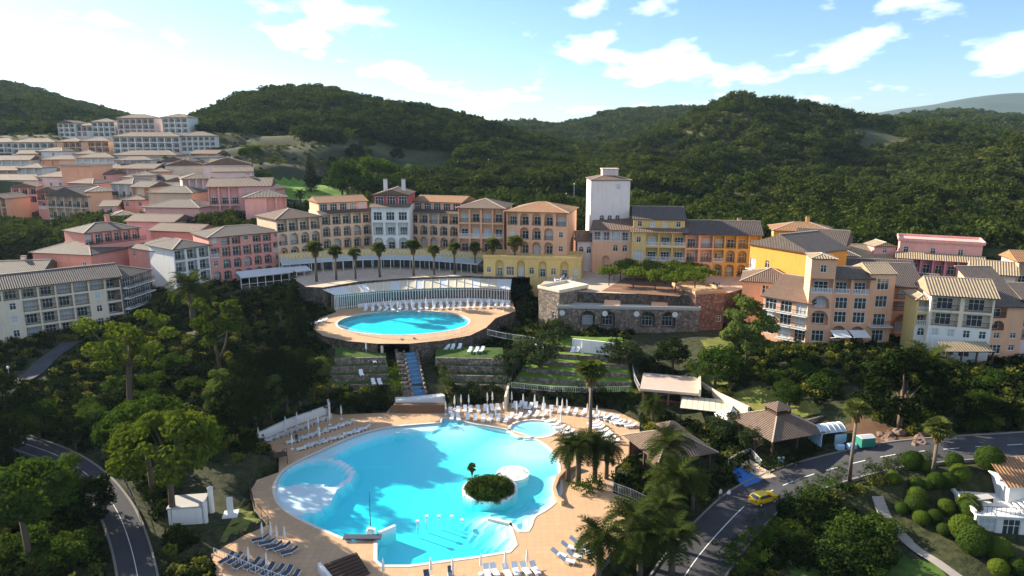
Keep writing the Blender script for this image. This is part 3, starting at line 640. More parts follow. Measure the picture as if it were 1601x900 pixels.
def building(name, label, a, c, z0, eave, D, rows, mw, roof='hip', mt=None, pitch=17, oh=.55, left=None, right=None, attic=None, pier=.5, recess=1.3, rail=None, railkind='bars', chim=0, cat='building', group=None, hs=None, sub=5, skirt_roof=False, wm=None, m2=None, wall2=0):
    """a, c = (pixel column, distance) of the front corners; eave = pixel row of the eave at mid front, or height if < 60"""
    B = Bld(); mt = mt or M_TILE
    A = atY(a[0], a[1], z0); C = atY(c[0], c[1], z0); u = (C-A); W = u.length; ang = math.atan2(u.y, u.x)
    ze = eave if eave < 60 else zat(eave, (a[1]+c[1])/2)
    H = ze-z0; n = len(rows); hs = [H*x/sum(hs) for x in hs] if hs else [H/n]*n
    B.root = empty(name, (A.x, A.y, z0), ang, label, cat, group); B.W, B.D, B.H = W, D, H
    B.wall = MB(); far = a[1] > 225
    nx, ny = -math.sin(ang), math.cos(ang)
    FOOT.append([(A.x, A.y), (C.x, C.y), (C.x+nx*D, C.y+ny*D), (A.x+nx*D, A.y+ny*D)])
    kw = dict(pier=pier, recess=recess, rail=rail, railkind=railkind, far=far, wm=wm)
    if wall2:                                   # lower floors in a second colour
        facade(B, (0,0,0), 0, W, rows[:wall2], hs[:wall2], 0, m=1, **kw); facade(B, (0,0,0), 0, W, rows[wall2:], hs[wall2:], sum(hs[:wall2]), **kw)
    else: facade(B, (0,0,0), 0, W, rows, hs, **kw)
    for sd, O, an in ((left, (0, D, 0), -math.pi/2), (right, (W, 0, 0), math.pi/2)):
        facade(B, O, an, D, sd or ['.']*n, hs, **kw)
    B.wall.face([(W,D,0),(0,D,0),(0,D,H),(W,D,H)])
    B.wall.face([(0,0,H-.01),(W,0,H-.01),(W,D,H-.01),(0,D,H-.01)])
    for p, q2 in (((0,0),(W,0)),((W,0),(W,D)),((W,D),(0,D)),((0,D),(0,0))): B.wall.face([(*p,-sub),(*q2,-sub),(*q2,0),(*p,0)], 1 if wall2 else 0)
    if attic:                                   # (setback, height, row, wall material, roof kind, tile)
        sb, ah, row, am, rk, rt = attic
        keep = B.wall; B.wall = MB()
        facade(B, (.3, sb, 0), 0, W-.6, [row], [ah], H, **{**kw, 'recess': .8})
        B.wall.face([(.3,D,H),(.3,sb,H),(.3,sb,H+ah),(.3,D,H+ah)]); B.wall.face([(W-.3,sb,H),(W-.3,D,H),(W-.3,D,H+ah),(W-.3,sb,H+ah)]); B.wall.face([(W-.3,D,H),(.3,D,H),(.3,D,H+ah),(W-.3,D,H+ah)])
        add_roof(B, rk, .3, W-.3, sb, D, H+ah, pitch, oh*.7, rt, mw)
        B.wall.obj('attic', am, B.root); B.wall = keep
        b = MB(); x0, x1 = -.5, W+.5; tp = math.tan(R(pitch))
        slope_roof(b, [(x0,-.7,H-.1),(x1,-.7,H-.1),(x1,sb-.3,H-.1+(sb+.4)*tp),(x0,sb-.3,H-.1+(sb+.4)*tp)], [(x0,sb-.3,H-.1+(sb+.4)*tp),(x1,sb-.3,H-.1+(sb+.4)*tp)])
        if skirt_roof: b.obj('skirt_roof', mt, B.root)
        else: inst('railing', rail_mesh(W-.1, M_RAIL, 'bars'), B.root, (W/2, .12, H))
    elif roof: add_roof(B, roof, 0, W, 0, D, H, pitch, oh, mt, mw)
    B.wall.obj('wall', [mw, m2 or mw], B.root)
    for k in range(chim):
        b = MB(); x = W*(.25+.5*k) if chim > 1 else W*.6; hz = H+(attic[1] if attic else 0)
        b.box(x-.5, D*.55, hz, x+.5, D*.55+.8, hz+D*.16+1.4); b.box(x-.6, D*.55-.1, hz+D*.16+1.4, x+.6, D*.55+.9, hz+D*.16+1.55, 1); b.obj('chimney', [mw, M_TILE], B.root)
    return B
# ---- left foreground
building('apartment_block', 'cream apartment block with arched balconies and ribbed roof at left edge', (-75,132), (196,152), 7.3, 446, 11, ['wA.wLLLLwL','wA.wLLLLwL','wL.wLLLLwL','LLLLLLLLLL'], M_CREAM, 'gable', M_TILE_G, 20, pier=.35, railkind='bars', recess=1.6, hs=[1,1,1,.9])
building('stone_apartment_wing', 'dark stone-clad wing with white balcony slabs beside the cream apartment block', (197,152), (240,162), 8.5, 428, 12, ['PPP','PPP','PPP','PPP'], M_STONE, 'hip', M_TILE_G, 20, sub=6)
building('pink_house', 'plain pink house with hipped roof and one arched window behind the cream block', (58,172), (148,168), 12, 396, 13, ['...a','...w'], M_PINK, 'hip', M_TILE_G, 18)
building('pink_house', 'pink house with a row of small square windows and columned top floor', (147,172), (236,184), 12, 379, 13, ['......','wwwwww'], M_PINK, None, attic=(2.5,3.0,'LLLLLL',M_PINK,'hip',M_TILE_G), chim=1)
building('low_house', 'low pale house with grey tiled roof at left edge behind the cream block', (-40,160), (70,163), 12, 427, 10, ['w...w'], M_PALE, 'gable', M_TILE_G, 22, chim=1)
building('pink_apartment_house', 'pink gabled house left of the white-columned block', (206,176), (279,165), 12, 391, 12, ['....','....','w..w'], M_PINK, 'hip', M_TILE_G, 18)
building('columned_apartment_house', 'block with tall white columns and dark balconies under a grey hipped roof', (278,163), (333,170), 11, 386, 12, ['LLL','LLL','LLL','LLL'], M_OFFW, 'hip', M_TILE_G, 17, pier=.6)
building('pink_arcade_house', 'pink four-storey house with arched windows behind the white terrace awning', (332,170), (444,182), 13.3, 366, 12, ['AAAAAAA','wAAAAAw','BLLLLLB','wLLwLLw'], M_PINK, 'hip', M_TILE_G, 15, recess=1.0, hs=[1,1,1,.8])
# ---- village in the middle distance
V = [('pink_house','pink house with round windows and low tiled roof above the columned block',(240,196),(312,192),14,361,9,['o.o..w'],M_PINK,'gable',M_TILE),
 ('pink_house','small pink gabled house with white dormer windows in the village',(203,206),(276,204),15,346,10,['.ww.'],M_ROSE,'gable',M_TILE),
 ('pink_house','rose house with one arched door below the grey-roofed twin gables',(232,218),(316,216),16,324,12,['...wa','.....'],M_ROSE,'hip',M_TILE_G),
 ('rose_mansion','large rose house with timber balcony and lit gable beside the golf lawn',(332,222),(428,226),16,291,14,['AA.AA.','LLL...','LLL...'],M_ROSE,'gable',M_TILE),
 ('pink_house','pink house with dark wooden corner balcony nearest the golf lawn',(388,214),(452,218),16,308,10,['aA..','..LL'],M_ROSE,'hip',M_TILE_G),
 ('columned_house','beige house with white columned loggias in the middle of the village',(292,238),(334,242),18,279,12,['LLLL','LLLL','LLLL'],M_PALE,'hip',M_TILE),
 ('beige_house','beige house with stacked galleries at the front of the village',(80,252),(144,246),16,306,13,['GGGGG','LLLLL','LLLLL'],M_BEIGE,'gabley',M_TILE_G),
 ('beige_house','orange-beige house with a single wooden window bay in the village',(143,246),(182,250),16,299,14,['....','.W..','....'],M_SALMON,'hip',M_TILE_G),
 ('balcony_house','narrow house with two rows of white balconies left of the pergola',(180,258),(214,254),17,287,14,['AAA','BBB','LLL'],M_OFFW,'hip',M_TILE_G),
 ('cream_house','cream house with a dark pergola in the village',(212,246),(240,244),17,292,10,['.G.','L.L'],M_BEIGE,'gable',M_TILE_G),
 ('village_house','grey-roofed house with wooden eaves behind the rose house',(238,232),(306,230),18,301,11,['....','w..w'],M_BEIGE,'hip',M_TILE_G),
 ('village_house','violet-grey house with balconies at far left of the village',(-30,290),(66,286),19,281,12,['LLLLLL','LLLLLL','PPPPPP'],M_PALE,'hip',M_TILE),
 ('village_house','pale house with three dark doors right of the far left balconies',(64,288),(107,286),19,276,12,['LLL','LLL','www'],M_PALE,'hip',M_TILE),
 ('pink_house','blank salmon-pink wall house in the middle of the village',(104,284),(151,282),20,259,12,['....','.w..','....'],M_SALMON,'flat',M_CONC),
 ('arcade_house','long house with white posts and dark galleries above the beige gables',(150,300),(246,296),22,263,11,['LLLLLLL','LLLLLLL'],M_PALE,'gable',M_TILE),
 ('pink_house','pink house with three arched openings in the upper village',(196,276),(236,272),21,277,10,['AAA','w.w'],M_ROSE,'hip',M_TILE_G),
 ('cream_house','cream gabled house in the sun high in the village',(262,300),(322,306),25,258,12,['.w.','...'],M_CREAM,'gabley',M_TILE),
 ('cream_house','pale house with chimney at the right edge of the upper village',(322,290),(396,296),24,257,12,['....','w..w'],M_PALE,'gabley',M_TILE),
 ('yellow_house','long yellow house wall below the white terrace blocks',(296,318),(340,318),28,247,8,['...','...'],M_CREAM,'flat',M_CONC),
 ('village_house','white gallery house at left edge in the third row',(-20,318),(52,322),26,250,12,['LLLLL','LLLLL'],M_OFFW,'gable',M_TILE),
 ('village_house','pink-walled house with white porch in the third row',(70,318),(126,320),27,249,11,['LL..','LL..'],M_SALMON,'hip',M_TILE),
 ('village_house','house with six white posts in the third row of the village',(124,316),(182,318),27,246,12,['LLLLL','LLLLL'],M_OFFW,'hip',M_TILE),
 ('village_house','grey-roofed house right of centre in the third row of the village',(180,322),(278,322),29,242,12,['LLLLLL','wwwwww'],M_PALE,'hip',M_TILE),
 ('terrace_block','white gallery block at the left edge of the second row from the top',(-40,345),(24,345),39,222,12,['LLLL','LLLL','LLLL'],M_OFFW,'hip',M_TILE),
 ('terrace_block','white gallery block with orange end wall in the second row from the top',(20,342),(88,344),38,222,12,['LLLLLL','LLLLLL','LLLLLL'],M_OFFW,'hip',M_TILE),
 ('terrace_block','white galleries beside an orange wall in the second row from the top',(92,343),(130,344),38.5,221,12,['.LLL','.LLL','.LLL'],M_SALMON,'hip',M_TILE),
 ('terrace_block','short block of white galleries with salmon end wall left of the wide block',(129,344),(172,345),39,220,12,['.LLL','.LLL','.LLL'],M_SALMON,'hip',M_TILE),
 ('terrace_block','widest white block with two rows of galleries high on the hillside',(178,340),(282,344),41,213,13,['LLLLLLLLL','LLLLLLLLL','LLLLLLLLL'],M_OFFW,'hip',M_TILE),
 ('terrace_block','white gallery block nearest the wooded hill in the second row from the top',(284,346),(338,350),42,212,13,['LLLLLL','LLLLLL','LLLLLL'],M_OFFW,'hip',M_TILE),
 ('hilltop_block','small white gabled block at the left end of the top row',(92,392),(118,392),49,192,12,['LLL','LLL','LLL'],M_OFFW,'gabley',M_TILE),
 ('hilltop_block','low pale block second from the left in the top row',(120,394),(146,394),49,196,11,['WWW','LLL'],M_PALE,'hip',M_TILE),
 ('hilltop_block','tall white gallery block third from the left in the top row',(145,392),(181,394),49,190,12,['LLLL','LLLL','LLLL'],M_OFFW,'hip',M_TILE),
 ('hilltop_block','widest pink-white gallery block of the top row',(185,392),(243,394),50,184,13,['ALLALL','LLLLLL','LLLLLL'],M_PALE,'hip',M_TILE),
 ('hilltop_block','white gallery block standing alone at the right end of the top row',(255,396),(294,396),51,183,14,['LLLL','LLLL','LLLL'],M_OFFW,'hip',M_TILE)]
V += [('village_house','small white gabled house between the rose mansion and the pergola',(262,262),(300,264),21,283,10,['LLL','w.w'],M_OFFW,'gabley',M_TILE),
 ('village_house','pale house with long tiled roof below the yellow wall',(336,272),(398,276),23,268,10,['.w..w.','......'],M_PALE,'gable',M_TILE),
 ('village_house','salmon house with a flat terrace left of the upper gables',(240,286),(268,288),23,268,9,['...','w.w'],M_SALMON,'hip',M_TILE),
 ('village_house','off-white house with galleries below the widest hillside block',(186,304),(240,306),27,250,9,['LLLLL','LLLLL'],M_OFFW,'hip',M_TILE),
 ('village_house','narrow rose house squeezed beside the arcade house',(246,276),(272,274),20,281,10,['.w','w.'],M_ROSE,'gable',M_TILE_G),
 ('village_house','cream house under the hilltop trees at the right of the third row',(336,330),(382,334),33,246,10,['LLLL','wwww'],M_CREAM,'hip',M_TILE),
 ('village_house','pink house with low roof in front of the blank salmon house',(112,268),(152,264),18,286,9,['..w','w..'],M_PINK,'hip',M_TILE),
 ('village_house','beige house at the left edge below the white gallery house',(-30,302),(34,304),21,266,10,['LLLL','LLLL'],M_BEIGE,'gable',M_TILE),
 ('village_house','white house with brown balconies left of the pink porch house',(34,304),(72,304),22,262,10,['LLL','LLL'],M_OFFW,'hip',M_TILE),
 ('village_house','house with blue-grey shutters above the balcony house',(214,268),(246,270),20,274,9,['w.w','w.w'],M_BEIGE,'hip',M_TILE_G)]
for nm, lb, a, c, z0, ev, D, rows, mw, rf, mt in V:
    building(nm, lb, a, c, z0, ev, D, rows, mw, rf, mt, pier=.45 if a[1] > 225 else .5, sub=9, chim=1 if nm in ('rose_mansion', 'cream_house') else 0)
for nm, lb, a, c, z0, ev, D, rows, mw, rf in [
    ('village_house', 'rose front-gabled house in the lower village, second from the left among the filler rows', (20,270), (60,273), None, 292, 10, ['A.A', 'LLL'], M_ROSE, 'gabley'),
    ('village_house', 'pink front-gabled house in the lower village, fourth from the left among the filler rows', (60,262), (100,259), None, 300, 10, ['BBB', 'LLL'], M_PINK, 'gabley'),
    ('village_house', 'salmon front-gabled house in the lowest village, first from the left among the filler rows', (-20,258), (12,256), None, 310, 10, ['LLLL', 'LLLL'], M_SALMON, 'gabley'),
    ('village_house', 'rose long-roofed house in the middle village, seventh from the left among the filler rows', (150,288), (176,288), None, 272, 10, ['w.ww', 'w.w.'], M_ROSE, 'gable'),
    ('village_house', 'pale front-gabled house in the upper village, thirteenth from the left among the filler rows', (255,310), (295,307), None, 252, 10, ['w.ww', 'w.w.'], M_PALE, 'gabley'),
    ('village_house', 'salmon long-roofed house in the upper village, sixteenth from the left among the filler rows', (300,330), (340,328), None, 240, 10, ['A.A', 'LLL'], M_SALMON, 'gable'),
    ('village_house', 'salmon hip-roofed house in the upper village, sixth from the left among the filler rows', (118,330), (150,331), None, 240, 10, ['w.ww', 'w.w.'], M_SALMON, 'hip'),
    ('village_house', 'white hip-roofed house in the upper village, fifth from the left among the filler rows', (60,334), (100,331), None, 236, 10, ['w.ww', 'w.w.'], M_OFFW, 'hip'),
    ('village_house', 'salmon hip-roofed house in the upper village, eleventh from the left among the filler rows', (210,330), (236,333), None, 238, 10, ['w.ww', 'w.w.'], M_SALMON, 'hip'),
    ('village_house', 'rose long-roofed house in the lowest village, eighth from the left among the filler rows', (160,236), (186,237), None, 322, 10, ['w.ww', 'w.w.'], M_ROSE, 'gable'),
    ('village_house', 'pink hip-roofed house in the lowest village, tenth from the left among the filler rows', (196,240), (236,242), None, 312, 10, ['w.ww', 'w.w.'], M_PINK, 'hip'),
    ('village_house', 'white long-roofed house in the lower village, fourteenth from the left among the filler rows', (270,246), (296,245), None, 296, 10, ['LLLL', 'LLLL'], M_OFFW, 'gable'),
    ('village_house', 'salmon hip-roofed house in the lower village, seventeenth from the left among the filler rows', (300,256), (332,253), None, 284, 10, ['A.A', 'LLL'], M_SALMON, 'hip'),
    ('village_house', 'rose front-gabled house in the lower village, nineteenth from the left among the filler rows', (352,252), (384,249), None, 284, 10, ['BBB', 'LLL'], M_ROSE, 'gabley'),
    ('village_house', 'pink front-gabled house in the lower village, twenty-first from the left among the filler rows', (380,244), (420,241), None, 296, 10, ['A.A', 'LLL'], M_PINK, 'gabley'),
    ('village_house', 'rose long-roofed house in the upper village, eighteenth from the left among the filler rows', (330,310), (362,312), None, 254, 10, ['.ww', '...'], M_ROSE, 'gable'),
    ('village_house', 'salmon long-roofed house in the upper village, third from the left among the filler rows', (30,330), (62,332), None, 240, 10, ['.ww', '...'], M_SALMON, 'gable'),
    ('village_house', 'pale long-roofed house in the lowest village, twelfth from the left among the filler rows', (230,222), (256,224), None, 330, 10, ['LLLL', 'LLLL'], M_PALE, 'gable'),
    ('village_house', 'white hip-roofed house in the lowest village, ninth from the left among the filler rows', (180,226), (212,229), None, 336, 10, ['BBB', 'LLL'], M_OFFW, 'hip'),
    ('village_house', 'rose long-roofed house in the middle village, twentieth from the left among the filler rows', (352,300), (384,303), None, 262, 10, ['BBB', 'LLL'], M_ROSE, 'gable'),
    ('village_house', 'white hip-roofed house in the lowest village, fifteenth from the left among the filler rows', (280,226), (306,227), None, 322, 10, ['w.ww', 'w.w.'], M_OFFW, 'hip'),
    ]:
    z0 = zat(ev, a[1])-6.2; building(nm, lb.replace(' among the filler rows', ' among the scattered houses'), a, c, z0, ev, D, rows, mw, rf, M_TILE, sub=9, pier=.45)
# ---- hotel crescent
building('hotel_wing', 'left end wing of the hotel crescent with brown roof and dark wooden gallery', (436,181), (504,189), 17, 340, 13, ['GGGG','AAAA','LLLL'], M_BEIGE, 'hip', M_TILE, 17, recess=1.2, rail=M_WOOD)
for nm, lb, a, c in (('hotel_wing','hotel crescent wing with arches between left end wing and white pavilion',(504,190),(583,197)), ('hotel_wing','hotel crescent wing with arches right of the white pavilion',(640,197),(718,192))):
    building(nm, lb, a, c, 18.3, 332, 13, ['GGGGG','AAAAA','LLLLL'], M_BEIGE, None, M_TILE_D, 14, recess=1.2, rail=M_WOOD, attic=(2.6,2.7,'WWWWW',M_SALMON,'gable',M_TILE_O), skirt_roof=True)
building('hotel_pavilion', 'white central hotel pavilion with big windows, red attic and little gable', (583,189), (641,189), 18.3, 323, 15, ['GGG','LLL','WWW'], M_OFFW, None, M_TILE, 16, attic=(2.2,3.0,'WWW',M_RED,'gabley',M_TILE), skirt_roof=True, pier=.6, rail=M_WHITE, chim=2)
building('hotel_wing', 'brown-roofed hotel wing with wooden top gallery left of the orange house', (717,186), (788,184), 18.3, 325, 13, ['LLLL','BBBB','LLLL'], M_SALMON, 'hip', M_TILE, 17, right=['..','..','..'], rail=M_WOOD)
building('orange_hotel_house', 'orange hotel house with three storeys of arches above the yellow arcade', (792,181), (886,177), 18.8, 331, 14, ['wGGGw','wAAAw','LAAAL'], M_SALMON, 'hip', M_TILE_O, 15, m2=M_ORANGE, right=['...','...','...'])
building('yellow_arcade', 'yellow arcade with arched shop doors and roof terrace beside the tower', (756,175), (908,171), 14, 18.6, 9, ['wGWGaGaGw'], M_YELLOW, 'flat', M_YELLOW, oh=.1, recess=.8, right=['ww'])
# ---- tower and the row right of it
B = building('bell_tower', 'tall pale pink square tower with small tiled roof and triple arched window', (921,186), (981,186), 14, 281, 11, ['.....','.....','.....','.aaa.','.....','...w.'], M_TOWER, 'hip', M_TILE, 14, oh=.3, hs=[4,4,4,4.5,4,3.5])
b = MB(); b.box(3.4, 3.6, B.H+.7, 7.6, 7.2, B.H+2.6); b.box(3.2, 3.4, B.H+2.6, 7.8, 7.4, B.H+2.8); b.obj('lantern', M_PALE, B.root)
for k in range(6):
    b = MB(); x = 2.5+k*1.3; b.bar((x, 5, B.H+1), (x, 5, B.H+4.5+(k*37 % 5)*.5), .07); b.bar((x-.4, 5, B.H+4), (x+.4, 5, B.H+4), .05); b.obj('antenna', M_RAIL, B.root)
building('gate_house', 'pink gatehouse with dark archway and long window row at the tower foot', (925,180), (1012,177), 14, 359, 9, ['.G....','..aa..','LLLLLL'], M_PALE, 'mono', M_TILE, 14, pier=.3, recess=.7, rail=M_WHITE, hs=[1.3,.9,.8], m2=M_SALMON, wall2=2)
building('tower_link', 'low pink link with tiny arched windows left of the tower', (902,181), (926,181), 14, 376, 6, ['w.','aa'], M_PALE, 'mono', M_TILE, 14)
building('yellow_house', 'yellow house with white balustrades and blue dormer windows right of the tower', (986,176), (1070,174), 14, 362, 11, ['WGGG','WBBB','wBBB'], M_YELLOW, None, M_TILE, 15, attic=(2.4,2.8,'wwww',M_YELLOW,'mono',M_TILE_D), skirt_roof=True, pier=.4)
building('red_white_house', 'narrow house with white columns and red parapets in the plaza row', (1069,174), (1113,174), 14, 366, 12, ['GG','LL','LL'], M_SALMON, 'gable', M_TILE_D, 24, pier=.6, wm=M_WHITE)
building('ochre_house', 'ochre house with arched loggias and dark roof at the right of the plaza row', (1112,174), (1186,172), 14, 367, 12, ['AAAA','BAAB','LLLL'], M_OCHRE, 'gable', M_TILE_D, 24, pier=.4, chim=1)
# ---- right side
building('orange_house', 'big sunlit orange house with small arched window right of the plaza', (1168,160), (1262,146), 13.2, 388, 12, ['..A.....','P.a.....'], M_ORANGE, 'gabley', M_TILE_G, 20, m2=M_OCHRE, left=['..','..'])
building('orange_house', 'curved orange house with tiled roof behind the dark gables', (1206,196), (1302,192), 14, 361, 12, ['......','......'], M_OCHRE, 'hip', M_TILE_O, 16, chim=1)
building('dark_gable_house', 'house under a dark steep roof behind the orange house', (1236,172), (1312,166), 13, 384, 13, ['....','w..w'], M_ORANGE, 'gable', M_TILE_D, 26)
building('dark_gable_house', 'low house with striped dark roof right of the orange house', (1268,160), (1335,158), 13, 399, 10, ['....','....'], M_OCHRE, 'hip', M_TILE_G, 22)
building('pale_house', 'low pale house with hipped roof and french windows in front of the orange house', (1158,149), (1246,145), 11.5, 441, 11, ['......','..WwW.'], M_SALMON, 'hip', M_TILE, 20, left=['..','..'])
building('balcony_house', 'dark balconied house partly hidden by the tall leafy tree', (1190,141), (1262,134), 8.5, 468, 9, ['WPP','PPP','PPP'], M_SALMON, 'mono', M_TILE, 18, pier=.5)
building('stair_tower_house', 'slim pink house with yellow top room and tall arched window', (1258,134), (1296,133), 8.6, 404, 6, ['W','G','G','B','w'], M_SALMON, 'hip', M_TILE_L, 14, hs=[1.1,1,.9,1,1.1], left=['.']*5, oh=.25)
building('pink_balcony_house', 'pink house with paired tall windows and white balustrade above two awnings', (1295,134), (1353,133), 8.8, 435, 8, ['GG','WW','WW','BB'], M_SALMON, 'gable', M_TILE_G, 20, hs=[1.1,.85,.95,1], m2=M_PALE)
building('pink_gable_house', 'pink house with light striped roof and shuttered blue-white windows', (1352,133), (1389,133), 8.8, 428, 8, ['W','P','W','W'], M_SALMON, 'gable', M_TILE_L, 20, left=['.']*4, oh=.25)
building('archway_house', 'recessed pink link with a wide dark archway between the two apartment houses', (1388,139), (1436,138), 9, 448, 9, ['G','L','L'], M_SALMON, 'mono', M_TILE_D, 18, hs=[1.5,.8,.9])
building('white_apartment_house', 'white and yellow house with two long dark balconies and striped gable roof', (1445,124), (1543,121), 9, 463, 10, ['.WW.','wwww','LL','LL'], M_CREAM, 'gable', M_TILE_L, 24, hs=[1,.95,1,1], m2=M_OFFW, wall2=2, pier=.7, left=['.','.','.','.'])
building('corner_house', 'sunlit yellow corner house with small white-railed balconies left of the white house', (1425,126), (1446,125.5), 9, 468, 7, ['.','a','B','B'], M_YELLOW, 'hip', M_TILE_L, 22, m2=M_OFFW, wall2=2, left=['.','.','.','.'])
building('pink_corner_house', 'pink house with arched loggia at the right edge beside the white house', (1541,124), (1592,124), 9, 479, 11, ['Ww','ww','A.','L.'], M_SALMON, 'mono', M_TILE_G, 24)
building('pink_corner_house', 'pink balconied house cut by the right edge of the picture', (1590,125), (1680,124), 9, 470, 11, ['WW','LL','LL','LL'], M_PALE, 'gable', M_TILE_G, 20)
building('tiled_link_house', 'low orange house with dark tiled roof behind the pink balcony house', (1296,152), (1424,148), 11, 424, 9, ['.....','w.w.w'], M_ORANGE, 'gable', M_TILE_D, 22)
building('tiled_link_house', 'cream house with weathered roof between the archway and the striped gable', (1418,142), (1456,140), 10, 446, 8, ['...','w.w'], M_CREAM, 'gable', M_TILE_G, 22)
building('tiled_link_house', 'ochre house with brown roof behind the pale hipped house', (1232,158), (1300,154), 12, 421, 8, ['....','.ww.'], M_OCHRE, 'hip', M_TILE, 20)
building('pink_villa', 'pink house with dormer windows and violet columned porch behind the striped roofs', (1398,170), (1532,162), 12, 406, 12, ['.......','.LLLLLL'], M_VIOLET, None, M_TILE_L, 18, attic=(3.2,3.6,'w.w.w.',M_ROSE,'flat',M_ROSE), skirt_roof=True)
building('pink_villa', 'pink house with small gabled dormer left of the violet porch', (1330,172), (1400,172), 12, 405, 13, ['....','w.ww'], M_ROSE, 'gable', M_TILE_L, 22)
building('dormer_tower', 'little pink tower room rising from the striped roof', (1362,174), (1396,174), 14, 385, 5, ['.','.','w'], M_ROSE, 'gabley', M_TILE_L, 20, oh=.3)
building('cream_house', 'small cream house with striped tan roof and one tiny window at right', (1512,152), (1580,148), 11, 428, 9, ['...','..w'], M_CREAM, 'gable', M_TILE_L, 24)
building('timber_porch_house', 'house with timber porch at the right edge behind the cream house', (1582,150), (1650,148), 11, 410, 9, ['LLL','LLL'], M_BEIGE, 'gable', M_TILE_O, 20, rail=M_WOOD)
# ================================================================ lawns, terraces, walls, restaurant
M_LAWN = mat('lawn_grass', (.030, .075, .008), .95, .3, .5, .4, 12, col2=(.075, .125, .016)); M_GOLF = mat('golf_grass', (.09, .19, .012), .95, .2, .3, .3, 6, col2=(.15, .26, .022))
M_DRY = mat('dry_lawn', (.10, .13, .02), .95, .3, .4, .4, 10, col2=(.20, .19, .04))
LAWNS = []; PATHS = []; BARE = []
def drape(name, poly, m, off=.12, n=1.5, kind='structure'):
    b = MB(); bb = bbox(poly); xs_, ys_ = np.arange(bb[0], bb[1]+n, n), np.arange(bb[2], bb[3]+n, n)
    for x in xs_:
        for y in ys_:
            if inside(poly, x+n/2, y+n/2): b.face([(u, v, ground(u, v)+off) for u, v in ((x, y), (x+n, y), (x+n, y+n), (x, y+n))])
    LAWNS.append(poly); return tag(b.obj(name, m, smooth=True), kind=kind)
def Gxy(px, py):
    d = ray(px, py); t = 40.0
    while t < 900:
        p = Vector((0, 0, CAM_H))+d*t
        if p.z <= ground(p.x, p.y): break
        t += .8
    return Vector((p.x, p.y))
drape('golf_lawn', [Gxy(*q) for q in [(425,287),(470,284),(500,290),(535,302),(560,309),(500,318),(455,314),(430,303)]], M_GOLF, .5, 2.5)
drape('golf_lawn', [Gxy(*q) for q in [(630,268),(690,258),(705,262),(650,275)]], M_GOLF, .5, 2.5)
drape('lawn', [Gxy(*q) for q in [(345,850),(352,826),(400,790),(418,818),(380,836)]], M_DRY, .1, .8)
drape('lawn', [Gxy(*q) for q in [(1140,620),(1180,606),(1240,622),(1290,640),(1275,652),(1200,655)]], M_DRY, .12, .8)
drape('lawn', [Gxy(*q) for q in [(1070,585),(1100,580),(1140,602),(1110,608)]], M_DRY, .12, .8)
drape('lawn', [Gxy(*q) for q in [(1230,905),(1290,868),(1400,868),(1470,890),(1500,930),(1240,950)]], M_LAWN, .1, .8)
drape('lawn', [Gxy(*q) for q in [(1095,535),(1130,528),(1150,545),(1110,556)]], M_DRY, .12, .8)
drape('lawn', [Gxy(*q) for q in [(60,372),(95,362),(110,372),(80,384)]], M_GOLF, .3, 1.5)
drape('garden_soil', [Gxy(*q) for q in [(1310,668),(1345,655),(1400,672),(1440,690),(1380,700)]], mat('red_soil', (.12, .065, .035), .95, .25, 1.2, .3), .1, .8)
for k, (z, f, bk) in enumerate(TERR_R+TERR_L):
    b = MB(); n_ = len(f); rb = list(reversed(bk)); [b.face([(f[i].x,f[i].y,z),(f[i+1].x,f[i+1].y,z),(rb[i+1].x,rb[i+1].y,z+.62),(rb[i].x,rb[i].y,z+.62)]) for i in range(n_-1)]; t = tag(b.obj('terrace_lawn', M_GOLF if k < 6 else M_LAWN), kind='structure'); LAWNS.append(f+bk)
    b = MB(); lp = f+bk
    for a, c in zip(f, f[1:]):
        d = (c-a).normalized(); n = Vector((d.y, -d.x))*.4
        b.face([(a.x+n.x,a.y+n.y,z-1.6),(c.x+n.x,c.y+n.y,z-1.6),(c.x+n.x,c.y+n.y,z+.12),(a.x+n.x,a.y+n.y,z+.12)]); b.face([(a.x+n.x,a.y+n.y,z+.12),(c.x+n.x,c.y+n.y,z+.12),(c.x,c.y,z+.12),(a.x,a.y,z+.12)]); b.face([(c.x,c.y,z-.1),(a.x,a.y,z-.1),(a.x,a.y,z+.12),(c.x,c.y,z+.12)])
    tag(b.obj('terrace_wall', M_STONE), 'low stone terrace wall, %s from the bottom %s' % (['first','second','third','fourth','fifth','sixth'][k if k < 6 else (k-6) % 4], 'below the white wall at right' if k < 6 else 'just right of the cascade' if k < 10 else 'left of the cascade'), 'wall', 'terrace walls')
def wall(name, label, pts, h, w, m, cat='wall', sink=1.0, cap=None):
    """pts are world points on the ground"""
    b = MB(); L = []
    for i, p in enumerate(pts):
        d = (pts[min(i+1, len(pts)-1)]-pts[max(i-1, 0)]); n = Vector((-d.y, d.x, 0)).normalized()*w/2; L.append((p-n, p+n))
    U, Dn = Vector((0, 0, h)), Vector((0, 0, -sink))
    for (a, c), (e, g) in zip(L, L[1:]): b.face([a+Dn, e+Dn, e+U, a+U]); b.face([g+Dn, c+Dn, c+U, g+U]); b.face([a+U, e+U, g+U, c+U])
    for a, c in (L[0], tuple(reversed(L[-1]))): b.face([c+Dn, a+Dn, a+U, c+U])
    return tag(b.obj(name, m), label, cat)
W3 = lambda pts, z: [P(a, c, z) for a, c in pts]
wall('deck_wall', 'white curved wall behind the lounger rows left of the lagoon pool', W3([(404,690),(450,668),(515,645)], 0), 1.5, .4, M_OFFW)
wall('ramp_wall', 'white curved wall end at the top of the left lounger rows', W3([(515,645),(512,632),(506,618)], .4), 1.7, .4, M_OFFW)
wall('pool_surround_wall', 'low curved stone seat wall at the right of the lagoon pool', W3([(905,732),(885,738),(872,752),(866,768),(870,782),(880,790)], 0), .7, .5, M_DECK)
